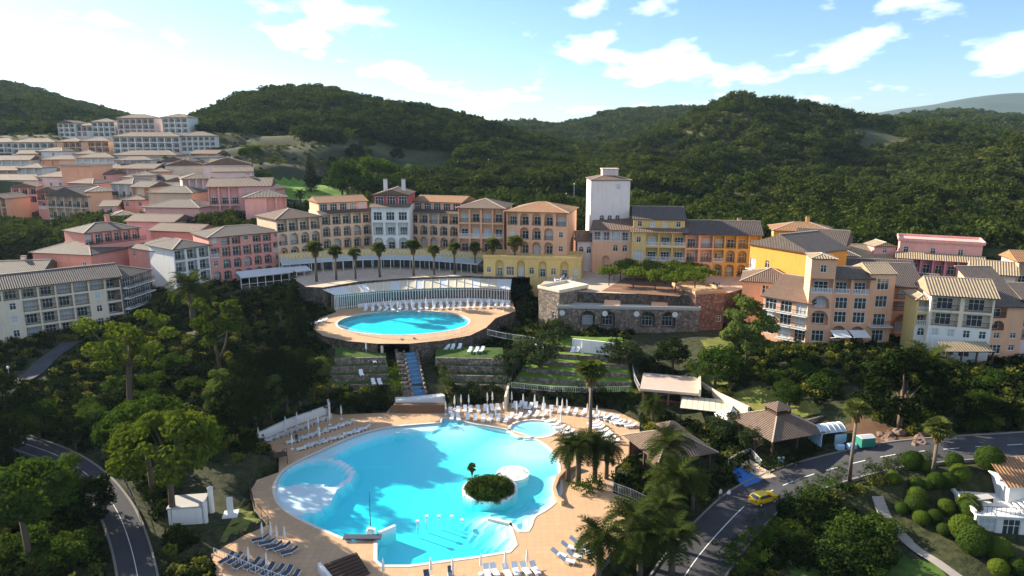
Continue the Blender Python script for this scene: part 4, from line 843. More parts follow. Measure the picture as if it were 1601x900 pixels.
wall('retaining_wall', 'yellow retaining wall with white fence behind the hedge', W3([(790,640),(798,606)], .3), 2.4, .4, M_CREAM)
wall('terrace_wall_white', 'white wall with opening at the top of the lawn terraces', W3([(895,541),(960,548)], 7.6), 1.6, .4, M_OFFW)
wall('garden_retaining_wall', 'long cream retaining wall right of the bar roof', W3([(1054,578),(1090,604),(1120,624),(1170,648)], 3.0), 1.4, .5, M_CREAM)
wall('roadside_wall', 'low stone wall along the upper edge of the road at the pavilion', W3([(1235,672),(1300,655)], 3.2), 1.0, .4, M_STONE)
wall('upper_deck_ramp', 'cream curved ramp wall left of the upper pool', W3([(490,515),(520,531),(555,548),(600,552)], 6.5), 1.6, .5, M_CREAM)
wall('upper_pool_wall', 'dark stone wall under the front rim of the upper pool', W3([(540,531),(590,540),(640,541),(700,535),(738,525)], 6.2), 1.9, .6, M_STONE)
# cascade from the upper pool down to the lagoon
ca, cb_ = P(637, 531, 8.2), P(656, 622, 1.2)
croot = empty('cascade', ca, 0, 'stepped blue cascade running from the upper pool to the lagoon pool', 'cascade'); NS = 14
M_CASC = mat('wet_blue_tiles', (.10, .22, .36), .15, .25, 1.5, .2, 6, spec=.7)
PATHS.append(([ca.copy(), cb_.copy()], 3.6))
d = (cb_-ca); hd = Vector((d.x, d.y, 0)).normalized(); sd = Vector((-hd.y, hd.x, 0)); Lh = Vector((d.x, d.y, 0)).length
ca_l = Vector((0, 0, 0))
for k in range(NS):
    b = MB(); p = ca_l+hd*(Lh*k/NS); z1 = d.z*k/NS; q2 = p+hd*(Lh/NS)
    for s0, s1, up, mm in ((-1.1, 1.1, 0, 0), (-1.45, -1.1, .5, 1), (1.1, 1.45, .5, 1), (1.5, 2.9, .15, 1)):
        A, Bq, C_, D_ = p-sd*s0, p-sd*s1, q2-sd*s1, q2-sd*s0; zt = Vector((0, 0, z1+up)); zb = Vector((0, 0, z1-1.6))
        b.face([D_+zt, C_+zt, Bq+zt, A+zt], mm); b.face([D_+zb, C_+zb, C_+zt, D_+zt], mm); b.face([A+zb, D_+zb, D_+zt, A+zt], mm); b.face([C_+zb, Bq+zb, Bq+zt, C_+zt], mm)
    b.obj('step', [M_CASC, M_STONE], croot)
b = MB(); pb = [-sd*2.6-hd*3.5, sd*2.6-hd*3.5, sd*2.6+hd*.05, -sd*2.6+hd*.05]; Z1, Z0 = Vector((0,0,.12)), Vector((0,0,-6))
b.face([p+Z1 for p in pb[::-1]]); [b.face([pb[i]+Z0, pb[(i+1)%4]+Z0, pb[(i+1)%4]+Z1, pb[i]+Z1]) for i in range(4)]; b.obj('head_wall', M_STONE, croot)
wall('cascade_bridge', 'white railed footbridge across the foot of the cascade', W3([(618,626),(655,624),(694,619)], 1.3), .35, 1.6, M_WHITE, 'bridge')
for k in range(7):
    z = 1.2-.17*k; b = MB(); a, c = P(616-k, 631+k*1.9, z), P(695, 631+k*1.9, z); b.box(a.x, a.y-.6, -.4, c.x, a.y+.55, z-.02*0)
    if k == 0: sroot = empty('timber_steps', (0, 0, 0), 0, 'broad timber steps between the cascade bridge and the pool deck', 'steps')
    b.obj('tread', M_TIMBER, sroot)
# glass-fronted restaurant on the upper deck, curved
def arc_pts(rows, z): return [P(a, c, z) for a, c in rows]
fr = [P(a, c, Z_UP) for a, c in [(524,485),(560,481),(600,477),(650,474),(700,472),(750,472),(798,475)]]; fr = [Vector(p) for p in smooth_loop([tuple(p) for p in fr], 4, False)]
bk = [P(a, c, Z_PLAZA) for a, c in [(504,449),(545,443),(600,437),(650,434),(700,432),(750,431),(800,433)]]; bk = [Vector(p) for p in smooth_loop([tuple(p) for p in bk], 4, False)]
rr = empty('restaurant_pavilion', fr[0], 0, 'long curved restaurant with cream awning roof panels and dark glass front', 'building'); O_ = fr[0]
M_AWN = mat('cream_awning', (.66, .57, .42), .8, .12, .4); M_AWN2 = mat('white_roof_sheet', (.62, .63, .62), .6, .12, .3)
zf, zb2 = 12.2, 13.5
for k in range(len(fr)-1):
    a, c, e, g = fr[k], fr[k+1], bk[k+1], bk[k]; v = lambda p, z: Vector((p.x, p.y, z))-O_
    fa, fc = a.lerp(g, -.06), c.lerp(e, -.06)
    b = MB(); b.face([v(fa, zf), v(fc, zf), v(e, zb2), v(g, zb2)]); b.face([v(g, zb2-.12), v(e, zb2-.12), v(fc, zf-.12), v(fa, zf-.12)]); b.face([v(fa, zf-.12), v(fc, zf-.12), v(fc, zf), v(fa, zf)])
    b.obj('roof_panel', M_AWN if k in (3,4,6,7,8,10,11,13,14,16,17,18,20,21) else M_AWN2, rr)
    b = MB(); b.bar(v(fa, zf+.05), v(g, zb2+.05), .14, .12); b.obj('rafter', M_WHITE, rr)
    for j in range(3):
        p, q2 = a.lerp(c, j/3), a.lerp(c, (j+1)/3); b = MB(); b.bar(v(p, Z_UP), v(p, zf-.12), .16); b.bar(v(p, zf-.5), v(q2, zf-.5), .1); b.bar(v(p, Z_UP+.5), v(q2, Z_UP+.5), .1, .9 if k > 3 else .1); b.obj('post', M_WHITE, rr)
        b = MB(); n = (g-a).normalized()*.25; b.face([v(p+n, Z_UP+.05), v(q2+n, Z_UP+.05), v(q2+n, zf-.2), v(p+n, zf-.2)]); b.obj('pane', M_GLASS, rr)
    b = MB(); b.face([v(a.lerp(g,.3), Z_UP), v(c.lerp(e,.3), Z_UP), v(c.lerp(e,.3), zf), v(a.lerp(g,.3), zf)]); b.obj('inner_wall', M_BROWN, rr)
FOOT.append([p.xy for p in fr]+[p.xy for p in reversed(bk)])
# curved shopping gallery under the hotel terrace
ga = [atY(438,179,14), atY(520,185,14), atY(600,188,14), atY(680,186,14), atY(757,180,14)]; ga = [Vector(p) for p in smooth_loop([tuple(p) for p in ga], 5, False)]
gr = empty('shopping_gallery', ga[0], 0, 'curved glass-canopied shop gallery with yellow arcaded parapet below the hotel', 'building'); O_ = ga[0]
M_CAN = mat('glass_canopy', (.42, .50, .54), .25, .2, .4, spec=.7)
for k in range(len(ga)-1):
    a, c = ga[k]-O_, ga[k+1]-O_; d = (c-a).normalized(); n = Vector((d.y, -d.x, 0)); V3 = lambda p, z: p+Vector((0, 0, z)); inn = -n
    b = MB(); b.face([V3(a,0), V3(c,0), V3(c,3.3), V3(a,3.3)]); b.face([V3(a,3.1), V3(c,3.1), V3(c+inn*8,3.1), V3(a+inn*8,3.1)]); b.obj('shop_front', M_GLASS, gr)
    b = MB(); b.face([V3(a-inn*.1,3.2), V3(c-inn*.1,3.2), V3(c-inn*.1,4.9), V3(a-inn*.1,4.9)]); b.face([V3(a-inn*.1,4.9), V3(c-inn*.1,4.9), V3(c+inn*.3,4.9), V3(a+inn*.3,4.9)])
    b.face([V3(a+inn*.3,4.3), V3(c+inn*.3,4.3), V3(c+inn*9,4.3), V3(a+inn*9,4.3)]); b.obj('parapet', M_YELLOW, gr)
    b = MB(); Lk = (c-a).length; m_ = 3
    for j in range(m_):
        ctr = a.lerp(c, (j+.5)/m_)-inn*.16; w = Lk/m_*.46
        for i in range(6):
            t0, t1 = math.pi*i/6, math.pi*(i+1)/6; b.bar(ctr+d*w*math.cos(t0)+Vector((0,0,3.6+.9*math.sin(t0))), ctr+d*w*math.cos(t1)+Vector((0,0,3.6+.9*math.sin(t1))), .12)
    b.obj('arch_moulding', M_OFFW, gr)
    b = MB(); b.face([V3(a+n*3.6,2.5), V3(c+n*3.6,2.5), V3(c,3.3), V3(a,3.3)]); b.face([V3(a,3.25), V3(c,3.25), V3(c+n*3.6,2.45), V3(a+n*3.6,2.45)]); b.obj('canopy', M_CAN, gr)
    b = MB(); b.bar(V3(a+n*3.4,0), V3(a+n*3.4,2.5), .14); b.bar(V3(a+n*3.5,2.5), V3(c+n*3.5,2.5), .12); b.bar(V3(a,.02)+n*.05, V3(a,3.2)+n*.05, .2); b.obj('canopy_post', M_WHITE, gr)
# stone arcade under the plaza
B = building('stone_arcade', 'dark rubble-stone arcade with round medallions below the plaza', (872,151), (1092,149), 7.2, 11.3, 9, ['.GG.GG.'], M_STONE, 'flat', M_CONC, oh=.1, recess=2.2)
for k in range(4):
    b = MB(); x = B.W*[.03,.335,.56,.83][k]; b.tube([(x, -.12, 3.1), (x, .05, 3.1)], .62, 14); b.obj('medallion', M_OFFW, B.root)
for k in range(2):
    b = MB(); x = B.W*(.33+.34*k); b.face([(x, 2, 4.45), (x+3.6, 2, 4.45), (x+4.6, 9.5, 6.85), (x+1, 9.5, 6.85)]); b.face([(x, 2, 4.2), (x, 2, 4.45), (x+1, 9.5, 6.85), (x+1, 9.5, 4.2)]); b.face([(x+3.6, 2, 4.45), (x+3.6, 2, 4.2), (x+4.6, 9.5, 4.2), (x+4.6, 9.5, 6.85)]); b.obj('ramp', M_SALMON, B.root)
building('stone_bastion', 'red rubble-stone bastion with small window at the right corner of the plaza', (1085,150), (1130,152), 7.2, 14.6, 10, ['..w','...'], M_STONE_R, 'flat', M_DECK, oh=.15)
building('stone_bastion', 'stone corner bastion with yellow pier left of the arcade', (842,157), (874,152), 7.5, 14.5, 9, ['.a','..'], M_STONE, 'flat', M_CREAM, oh=.15)
# terrace with white awning in front of the pink arcade house
A = atY(378,166,12.5); C = atY(488,176,13.2); rt = empty('terrace_awning', A, math.atan2(C.y-A.y, C.x-A.x), 'white awning on slim posts over the terrace of the pink arcade house', 'awning'); W = (C-A).length
b = MB(); b.box(0, 0, -6, W, 5, .1); b.obj('terrace_base', M_STONE, rt); FOOT.append([A.xy, C.xy, C.xy+Vector((0, 6)), A.xy+Vector((0, 6))])
n = 9
for k in range(n):
    x0, x1 = W*k/n, W*(k+1)/n; b = MB(); b.face([(x0,-.2,2.7),(x1,-.2,2.7),(x1,4.8,3.5),(x0,4.8,3.5)]); b.face([(x0,4.8,3.44),(x1,4.8,3.44),(x1,-.2,2.64),(x0,-.2,2.64)]); b.obj('awning_panel', M_AWN2, rt)
    b = MB(); b.box(x0-.07,.1,.1,x0+.07,.24,2.7); b.box(x0,.12,.95,x1,.2,1.05); b.box(x0,.12,2.5,x1,.22,2.66); b.obj('post', M_WHITE, rt)

b = MB(); b.face([P(940,455,14.02), P(1062,463,14.02), P(1105,446,14.02), P(1080,435,14.02), P(978,434,14.02)]); tag(b.obj('planting_bed', mat('brown_bed', (.20, .11, .07), .95, .2, .6)), kind='structure')
# ================================================================ vegetation
def G(px, py):                                # where a pixel ray meets the ground
    d = ray(px, py); lo, hi = 40.0, 600.0; t = 40.0
    while t < 700:
        p = Vector((0, 0, CAM_H))+d*t
        if p.z <= ground(p.x, p.y): break
        t += 1.0
    p = Vector((0, 0, CAM_H))+d*(t-.5); return Vector((p.x, p.y, ground(p.x, p.y)))
L_PINE = leaf_mat('pine_needles', (0.0322, 0.0552, 0.0092), (0.1196, 0.1518, 0.0202), .28)
L_DARK = leaf_mat('evergreen_leaves', (0.0055, 0.0121, 0.0033), (0.0209, 0.0319, 0.0077), .12)
L_OLIVE = leaf_mat('olive_leaves', (0.0211, 0.0343, 0.0132), (0.0561, 0.0759, 0.0297), .25)
L_BROAD = leaf_mat('broad_leaves', (0.0198, 0.0429, 0.0079), (0.0561, 0.0924, 0.0165), .35)
L_BRIGHT = leaf_mat('bright_leaves', (0.0560, 0.0960, 0.0120), (0.1280, 0.1680, 0.0240), .4)
L_PALM = leaf_mat('palm_fronds', (0.0198, 0.0330, 0.0079), (0.0594, 0.0759, 0.0185), .3)
L_FAN = leaf_mat('fan_palm_leaves', (0.0450, 0.0638, 0.0135), (0.1125, 0.1275, 0.0338), .3)
L_DEAD = leaf_mat('dry_palm_skirt', (0.0960, 0.0600, 0.0240), (0.1920, 0.1200, 0.0480), .2)
L_MAQ = leaf_mat('maquis_leaves', (0.0400, 0.0560, 0.0110), (0.1700, 0.1700, 0.0330), .25)
L_WOOD = leaf_mat('woodland_leaves', (0.0144, 0.0274, 0.0072), (0.0648, 0.0828, 0.0173), .22)
L_GUM = leaf_mat('pale_green_leaves', (.05, .075, .018), (.13, .165, .045), .35)
M_BARK = mat('bark', (.12, .085, .06), .9, .3, 2, .4); M_PALMBARK = mat('palm_bark', (.13, .10, .075), .9, .35, 4, .5)
def leaves_mesh(name, clumps, n, size, m, seed, squash=.8, up=.25):
    r = np.random.default_rng(seed); V = []
    for (c, rad) in clumps:
        k = max(6, int(n*rad*rad)); d = r.normal(size=(k, 3)); d /= np.linalg.norm(d, axis=1)[:, None]
        rr = rad*(r.uniform(.35, 1, k)**.5); p = np.array(c)+d*rr[:, None]*np.array([1, 1, squash])
        nn = d+np.array([0, 0, up])+r.normal(scale=.55, size=(k, 3)); nn /= np.linalg.norm(nn, axis=1)[:, None]
        a = np.cross(nn, r.normal(size=(k, 3))); a /= np.linalg.norm(a, axis=1)[:, None]; b = np.cross(nn, a)
        s = (size*r.uniform(.6, 1.3, k))[:, None]
        V.append(np.stack([p-a*s, p-b*s*.6, p+a*s, p+b*s*.6], 1))
    V = np.concatenate(V).reshape(-1, 3); me = bpy.data.meshes.new(name)
    me.from_pydata(V.tolist(), [], np.arange(len(V)).reshape(-1, 4).tolist()); me.materials.append(m); me.update(); return me
def clumps_ell(seed, n, rx, rz, zc, r0, r1, shell=.55, low=-1.0):
    q = random.Random(seed); out = []
    while len(out) < n:
        v = Vector((q.gauss(0, 1), q.gauss(0, 1), q.gauss(0, 1))).normalized()*q.uniform(shell, 1)
        if v.z < low: continue
        out.append(((v.x*rx, v.y*rx, zc+v.z*rz), q.uniform(r0, r1)))
    return out
TREES = {}
def trunk(pts_list, m=M_BARK, name='trunk'):
    b = MB()
    for pts, rad in pts_list: b.tube(pts, rad, 7)
    return b.mesh(name, [m], True)
def limbs(seed, base, tips, r):
    q = random.Random(seed); out = []
    for t in tips: out.append(([base, (lerp(base[0], t[0], .5)+q.uniform(-.3, .3), lerp(base[1], t[1], .5)+q.uniform(-.3, .3), lerp(base[2], t[2], .55)), t], [r, r*.65, r*.25]))
    return out
for v in range(2):
    cl = clumps_ell(10+v, 30, 4.7, 3.4, 9.4, .75, 1.35, .45)
    TREES['pine%d' % v] = (trunk([([(0,0,-1),(.2,.1,3),(.5,.2,6.5),(.3,.3,10)], [.34,.28,.2,.08]), ([(.2,.1,2.6),(-1,.4,5.5),(-1.6,.5,8.5)], [.24,.17,.07])]+limbs(v, (.45,.2,6.2), [c for c, r in cl[:9]], .11)), leaves_mesh('crown', cl, 110, .24, L_PINE, v, .7), 13)
    cl = clumps_ell(20+v, 62, 4.6, 2.9, 8.0, .9, 1.35, .88, -.28)
    TREES['umbrella%d' % v] = (trunk([([(0,0,-1),(.1,0,3.5),(.3,.1,6.4)], [.36,.3,.22])]+limbs(v+5, (.25,.1,5.4), [c for c, r in cl[:14]], .14)), leaves_mesh('crown', cl, 80, .26, L_PINE if v else L_BROAD, 5+v), 11)
    cl = clumps_ell(30+v, 34, 3.1, 2.7, 4.4, .7, 1.3, .6, -.8)
    TREES['round%d' % v] = (trunk([([(0,0,-1),(.1,0,1.6),(.1,.1,3.6)], [.26,.22,.14])]+limbs(v+9, (.1,0,1.8), [c for c, r in cl[:8]], .09)), leaves_mesh('crown', cl, 120, .20, L_BROAD if v else L_DARK, 9+v), 7.4)
    cl = clumps_ell(40+v, 26, 2.5, 1.7, 3.4, .6, 1.0, .55, -.7)
    TREES['olive%d' % v] = (trunk([([(0,0,-1),(.15,0,1.1),(0,.2,2.6)], [.22,.18,.1])]+limbs(v+12, (.1,0,1.2), [c for c, r in cl[:8]], .08)), leaves_mesh('crown', cl, 150, .16, L_OLIVE, 13+v), 5.2)
    cl = [((random.Random(v*50+k).uniform(-.35,.35)*(1-k/26), random.Random(v*50+k+7).uniform(-.35,.35)*(1-k/26), .6+k*.42), 1.05*(1-(k/25)**2.2)+.22) for k in range(25)]
    TREES['cypress%d' % v] = (trunk([([(0,0,-1),(0,0,6)], [.18,.06])]), leaves_mesh('crown', cl, 120, .15, L_DARK, 17+v, 1.0, .8), 11.2)
    cl = clumps_ell(60+v, 40, 3.9, 5.2, 7.8, .8, 1.5, .5, -.9)
    TREES['gum%d' % v] = (trunk([([(0,0,-1),(.3,0,4),(.1,.2,9)], [.34,.26,.1])]+limbs(v+15, (.2,0,3.5), [c for c, r in cl[:9]], .12)), leaves_mesh('crown', cl, 150, .25, L_GUM, 21+v), 14)
    cl = clumps_ell(70+v, 20, 2.1, .75, 3.1, .5, .8, .4, -.8)
    TREES['plane%d' % v] = (trunk([([(0,0,-.1),(0,0,1.4),(.05,0,2.7)], [.14,.12,.09])]+limbs(v+18, (0,0,2.0), [c for c, r in cl[:7]], .06)), leaves_mesh('crown', cl, 130, .17, L_BRIGHT, 25+v), 4.0)
    cl = clumps_ell(80+v, 22, 1.35, 1.0, .75, .4, .7, .5, -.5)
    TREES['shrub%d' % v] = (None, leaves_mesh('foliage', cl, 190, .13, L_DARK if v else L_BROAD, 29+v), 2.0)
    cl = clumps_ell(90+v, 40, .95, .85, .8, .22, .3, .9, -.7)
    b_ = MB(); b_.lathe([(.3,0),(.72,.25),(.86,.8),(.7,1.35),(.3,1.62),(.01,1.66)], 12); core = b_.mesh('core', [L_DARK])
    r_ = np.random.default_rng(33+v); d_ = r_.normal(size=(1500, 3)); d_ /= np.linalg.norm(d_, axis=1)[:, None]; pp = np.array([0, 0, .84])+d_*np.array([.92, .92, .84])*r_.uniform(.95, 1.04, (1500, 1))
    nn = d_+r_.normal(scale=.3, size=(1500, 3)); nn /= np.linalg.norm(nn, axis=1)[:, None]; a_ = np.cross(nn, r_.normal(size=(1500, 3))); a_ /= np.linalg.norm(a_, axis=1)[:, None]; c_ = np.cross(nn, a_); sz = r_.uniform(.045, .085, (1500, 1))
    vv = np.stack([pp-a_*sz, pp-c_*sz*.7, pp+a_*sz, pp+c_*sz*.7], 1).reshape(-1, 3).tolist(); n0 = len(vv); ff = np.arange(n0).reshape(-1, 4).tolist()
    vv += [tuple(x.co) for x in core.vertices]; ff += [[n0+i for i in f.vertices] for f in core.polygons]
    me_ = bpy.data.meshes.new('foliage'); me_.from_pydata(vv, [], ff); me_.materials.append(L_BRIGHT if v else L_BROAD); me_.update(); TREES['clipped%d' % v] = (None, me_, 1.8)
def fan_palm(seed, H):
    q = random.Random(seed); b = MB(); sk = MB()
    for k in range(54):
        az = q.uniform(0, 2*math.pi); el = q.uniform(-.55, 1.35); L = q.uniform(1.15, 1.6)
        d = Vector((math.cos(az)*math.cos(el), math.sin(az)*math.cos(el), math.sin(el))); c = Vector((0, 0, H))
        side = d.cross(Vector((0, 0, 1))).normalized(); upv = side.cross(d)
        st = c+d*L*.5
        for j in range(9):
            a = (j-4)*.34; e = d*math.cos(a)+side*math.sin(a); tip = st+e*L*.75+Vector((0, 0, -.22*abs(j-4)*.3-.12))
            w = (side*math.cos(a)-d*math.sin(a))*.15
            b.face([st, st+e*L*.4+w, tip, st+e*L*.4-w])
        b.bar(c, st, .04)
    for k in range(60):
        az = q.uniform(0, 2*math.pi); z = H-q.uniform(.1, 1.7); r = .55*(1-(H-z)/2.6); c = Vector((math.cos(az)*r, math.sin(az)*r, z)); t = Vector((-math.sin(az), math.cos(az), 0))
        o = Vector((math.cos(az)*.25, math.sin(az)*.25, -.9)); sk.face([c-t*.16, c+t*.16, c+o+t*.05, c+o-t*.05])
    tr = trunk([([(0,0,-.8),(.05,0,H*.4),(0,0,H)], [.27,.2,.17])], M_PALMBARK)
    return tr, b.mesh('crown', [L_FAN]), sk.mesh('dry_skirt', [L_DEAD]), H+1.2
def date_palm(seed, H, n=58):
    q = random.Random(seed); b = MB()
    for k in range(n):
        az = q.uniform(0, 2*math.pi); el = q.uniform(-.15, 1.3); L = q.uniform(2.3, 3.0); p = Vector((0, 0, H)); d = Vector((math.cos(az)*math.cos(el), math.sin(az)*math.cos(el), math.sin(el)))
        side = d.cross(Vector((0, 0, 1))).normalized(); S = 9
        for j in range(S):
            nx = p+d*(L/S); w = .52*math.sin(math.pi*(j+.8)/(S+1))+.06; up = side.cross(d)
            for sg in (-1, 1):
                for g in (0, .33, .66):
                    a = p.lerp(nx, g); b.face([a, a.lerp(nx, .45), a+d*(w*.8)+side*sg*w-up*(-.25*w)-Vector((0, 0, .15*w))])
            p = nx; d = (d+Vector((0, 0, -.19-.05*j*.3))).normalized()
    tr = trunk([([(0,0,-.8),(0,0,H*.5),(0,0,H+.1)], [.33,.27,.33])], M_PALMBARK)
    return tr, b.mesh('crown', [L_PALM]), None, H+1.6
PALMS = {'fan0': fan_palm(1, 8.0), 'fan1': fan_palm(2, 8.0), 'fan2': fan_palm(3, 13.5), 'date0': date_palm(4, 4.2), 'date1': date_palm(5, 3.4), 'date2': date_palm(6, .9, 34)}
def tree(kind, name, label, cat, loc, h=None, group=None, rz=None, sx=1.0):
    loc = Vector(loc); rz = rng.uniform(0, 6.28) if rz is None else rz
    if kind in PALMS: tr, cr, sk, H = PALMS[kind]
    else: (tr, cr, H), sk = TREES[kind], None
    s = (h/H) if h else 1.0
    if tr is None:
        o = inst(name, cr, None, loc, rz, (s*sx, s*sx, s)); return tag(o, label, cat, group)
    o = empty(name, loc, rz, label, cat, group); o.scale = (s*sx, s*sx, s)
    inst('trunk', tr, o); inst('crown', cr, o)
    if sk: inst('dry_skirt', sk, o)
    return o
def top(px, py_base, py_top):                 # ground point and the height that reaches a pixel row
    p = G(px, py_base); return p, zat(py_top, p.y)-p.z
for kind, nm, lb, px, pb, pt, sx in [
 ('pine0','pine_tree','big loose Aleppo pine with forked trunk in front of the cream block',205,648,487,1.15),
 ('pine1','pine_tree','open pine with bare lower limbs right of the big loose pine',346,592,465,1.0),
 ('umbrella1','umbrella_pine','taller of the two rounded umbrella pines beside the white hut',272,818,655,.98),
 ('umbrella0','umbrella_pine','rear umbrella pine half hidden by its taller neighbour near the hut',240,775,630,.95),
 ('umbrella0','umbrella_pine','umbrella pine with pale trunk at the lower left edge',48,880,735,1.05),
 ('cypress0','cypress_tree','tall dark cypress left of the upper pool',466,545,420,1.15),
 ('cypress1','cypress_tree','slim short cypress on the slope left of the tall cypress',430,548,490,.9),
 ('cypress1','cypress_tree','dark cypress at the left edge above the lower road',8,735,640,1.6),
 ('gum0','leafy_tree','tall leafy tree with pale blossom in front of the balconied house',1168,572,455,1.15),
 ('round0','evergreen_tree','broad dark evergreen below the pink houses at right',1405,672,545,1.15),
 ('round0','evergreen_tree','dark round tree below the pink arcade house',400,500,462,1.2),
 ('round0','evergreen_tree','dark round tree beside the tall cypress',440,505,455,1.1),
 ('round1','leafy_tree','round green tree behind the beige gallery house at left',150,362,333,1.6),
 ('round1','leafy_tree','big broad tree behind the left hotel wing',588,312,243,1.25),
 ('round1','leafy_tree','leafy tree left of the big broad tree behind the hotel',536,312,250,1.0),
 ('cypress0','cypress_tree','dark pointed tree on the golf lawn edge',487,300,236,1.5),
 ('olive0','olive_tree','olive tree at the top of the lawn terraces',872,545,500,1.1),
 ('olive1','olive_tree','olive tree leaning over the left of the lawn terraces',842,588,523,1.35),
 ('olive0','olive_tree','bushy tree beside the terrace hedge near the cascade',800,592,548,1.3),
 ('olive1','olive_tree','rounded olive tree at the right end of the lawn terraces',972,585,530,1.3),
 ('round1','leafy_tree','dense round green tree above the bar roof',1118,603,540,1.35),
 ('round0','evergreen_tree','dark round tree left of the dense green tree',1052,580,530,1.2),
 ('olive0','garden_tree','light green garden tree beside the small road gate',1178,712,672,1.2),
 ('olive1','garden_tree','feathery tree in front of the white tent',1132,690,648,1.5),
 ('round1','garden_tree','round bush tree on the lawn by the stone urn',1232,640,595,1.2)]:
    p, h = top(px, pb, pt); tree(kind, nm, lb, 'tree', p, max(h, 2), sx=sx)
# palms
for px, pb, pt, kd, lb in [(921,716,566,'fan2','tall fan palm rising above the poolside palm clump'),(1328,752,628,'fan2','tall fan palm beside the road at the car park'),(1457,748,657,'fan1','shorter fan palm on the topiary slope')]:
    p, h = top(px, pb, pt); tree(kd, 'fan_palm', lb, 'palm tree', p, h, sx=1.45)
PL = [(495,440,378),(526,437,385),(556,436,388),(594,433,380),(647,431,376),(679,429,384),(711,428,379),(743,427,380),(771,427,373),(805,430,370)]
for k, (px, pb, pt) in enumerate(PL):
    q = P(px, pb, Z_PLAZA); h = zat(pt, q.y)-Z_PLAZA
    tree('fan%d' % (k % 2), 'fan_palm', 'fan palm in the plaza row, %s from the left' % ['first','second','third','fourth','fifth','sixth','seventh','eighth','ninth','tenth'][k], 'palm tree', q, h, 'fan palms along the plaza', sx=1.35)
for k, (px, pb, pt) in enumerate([(888,752,680),(904,757,676),(930,754,678),(948,748,684)]):
    q = P(px, pb, 0); tree('date0', 'date_palm', 'date palm in the poolside clump, %s from the left' % ['first','second','third','fourth'][k], 'palm tree', q, zat(pt, q.y), 'date palms in the poolside clump')
for k, (px, pb, pt, w) in enumerate([(1042,765,672,'beside the pavilion, topmost'),(1052,815,722,'second from the pavilion'),(1082,800,735,'right of the second one, nearest the hedge'),(985,875,788,'at the deck edge below the fence'),(1035,855,770,'in the middle of the roadside row'),(1000,905,820,'lowest but one at the bottom edge'),(935,915,815,'leftmost, beside the bottom loungers'),(1050,900,815,'closest to the road at the bottom')]):
    p, h = top(px, pb, pt); tree('date%d' % (k % 2), 'date_palm', 'date palm %s' % w, 'palm tree', p, h, 'date palms between deck and road')
for px, pb, pt, lb in [(1440,640,540,'date palm growing behind the broad dark evergreen'),(303,505,425,'dark date palm in front of the white-columned block'),(470,318,296,'small date palm at the edge of the golf lawn'),(1020,660,618,'young palm at the corner of the deck by the bar')]:
    p, h = top(px, pb, pt); tree('date1', 'date_palm', lb, 'palm tree', p, max(h, 2.5))
# plane trees on the plaza
PT = [(952,446),(990,449),(1024,453),(1056,458),(1086,456),(970,439),(1006,441),(1040,444),(1070,447),(1098,446),(985,433),(1020,435),(1055,437),(1085,438)]
od = ['first','second','third','fourth','fifth']
for k, (px, py) in enumerate(PT):
    r, j = divmod(k, 5); tree('plane%d' % (k % 2), 'plane_tree', 'small pollarded plane tree, %s from the left in the %s row on the plaza' % (od[j], ['front','middle','back'][r]), 'tree', P(px, py, Z_PLAZA), 4.6, 'plane trees on the plaza', sx=1.15)
# wood behind the hotel: single trees that can be told apart by eye but not by words
q = random.Random(3)
for k in range(60):
    px, py = q.uniform(380, 1130), q.uniform(215, 330)
    if 415 < px < 570 and 270 < py < 335: continue
    if abs(py-(275-(px-560)*.08)) < 9: continue
    if py > 300 and px < 930: py -= 25
    p = G(px, py)
    if p.y < 228 or any(inside(f, p.x, p.y) for f in FOOT): continue
    tree(q.choice(['round0','round0','round1','umbrella0','pine0']), 'woodland_tree', 'evergreen tree in the wood between the hotel and the hills', 'tree', p, q.uniform(6, 10), 'trees in the wood behind the hotel', sx=1.2)
for k, (px, py, h) in enumerate([(1380,372,7),(1450,376,7.5),(1560,392,8),(1530,385,6),(1590,402,6),(1215,352,5),(1130,348,6),(1060,340,6),(1005,345,7)]):
    tree('umbrella0', 'umbrella_pine', 'umbrella pine at the hill foot, %s from the right end' % ['fourth','third','second','fifth','first','sixth','seventh','eighth','ninth'][k], 'tree', G(px, py), h, 'umbrella pines at the foot of the right hill', sx=1.3)

for k, (px, pb, h) in enumerate([(345,665,8),(375,672,9),(400,660,9),(425,655,10),(450,648,9),(470,635,10),(492,628,10),(440,625,9),(395,630,9),(350,640,8)]):
    tree('round0' if k % 3 else 'gum1', 'evergreen_tree', 'dark evergreen on the bank behind the white deck wall, %s along the bank' % ['first','second','third','fourth','fifth','sixth','seventh','eighth','ninth','tenth','eleventh','twelfth','thirteenth'][k], 'tree', G(px, pb), h, 'dark evergreens on the left bank', sx=1.1)
for k, (px, pb, h) in enumerate([(822,482,6),(808,476,5),(832,500,4.5)]):
    tree('round0', 'evergreen_tree', 'dark tree in the gap beside the restaurant end, %s from the front' % ['second','third','first'][k], 'tree', G(px, pb), h, 'trees in the gap beside the restaurant')

for k, (px, pb, h, kd) in enumerate([(14,676,9,'round0'),(62,690,6.5,'round1'),(-40,690,11,'gum0'),(120,705,5,'round0'),(-10,730,8,'round0'),(95,790,7,'round1'),(140,830,7,'round0')]):
    tree(kd, 'roadside_tree', 'leafy tree beside the lower left road, %s from the top' % ['first','third','second','fourth','fifth','sixth','seventh'][k], 'tree', G(px, pb), h, 'trees along the lower left road', sx=1.1)
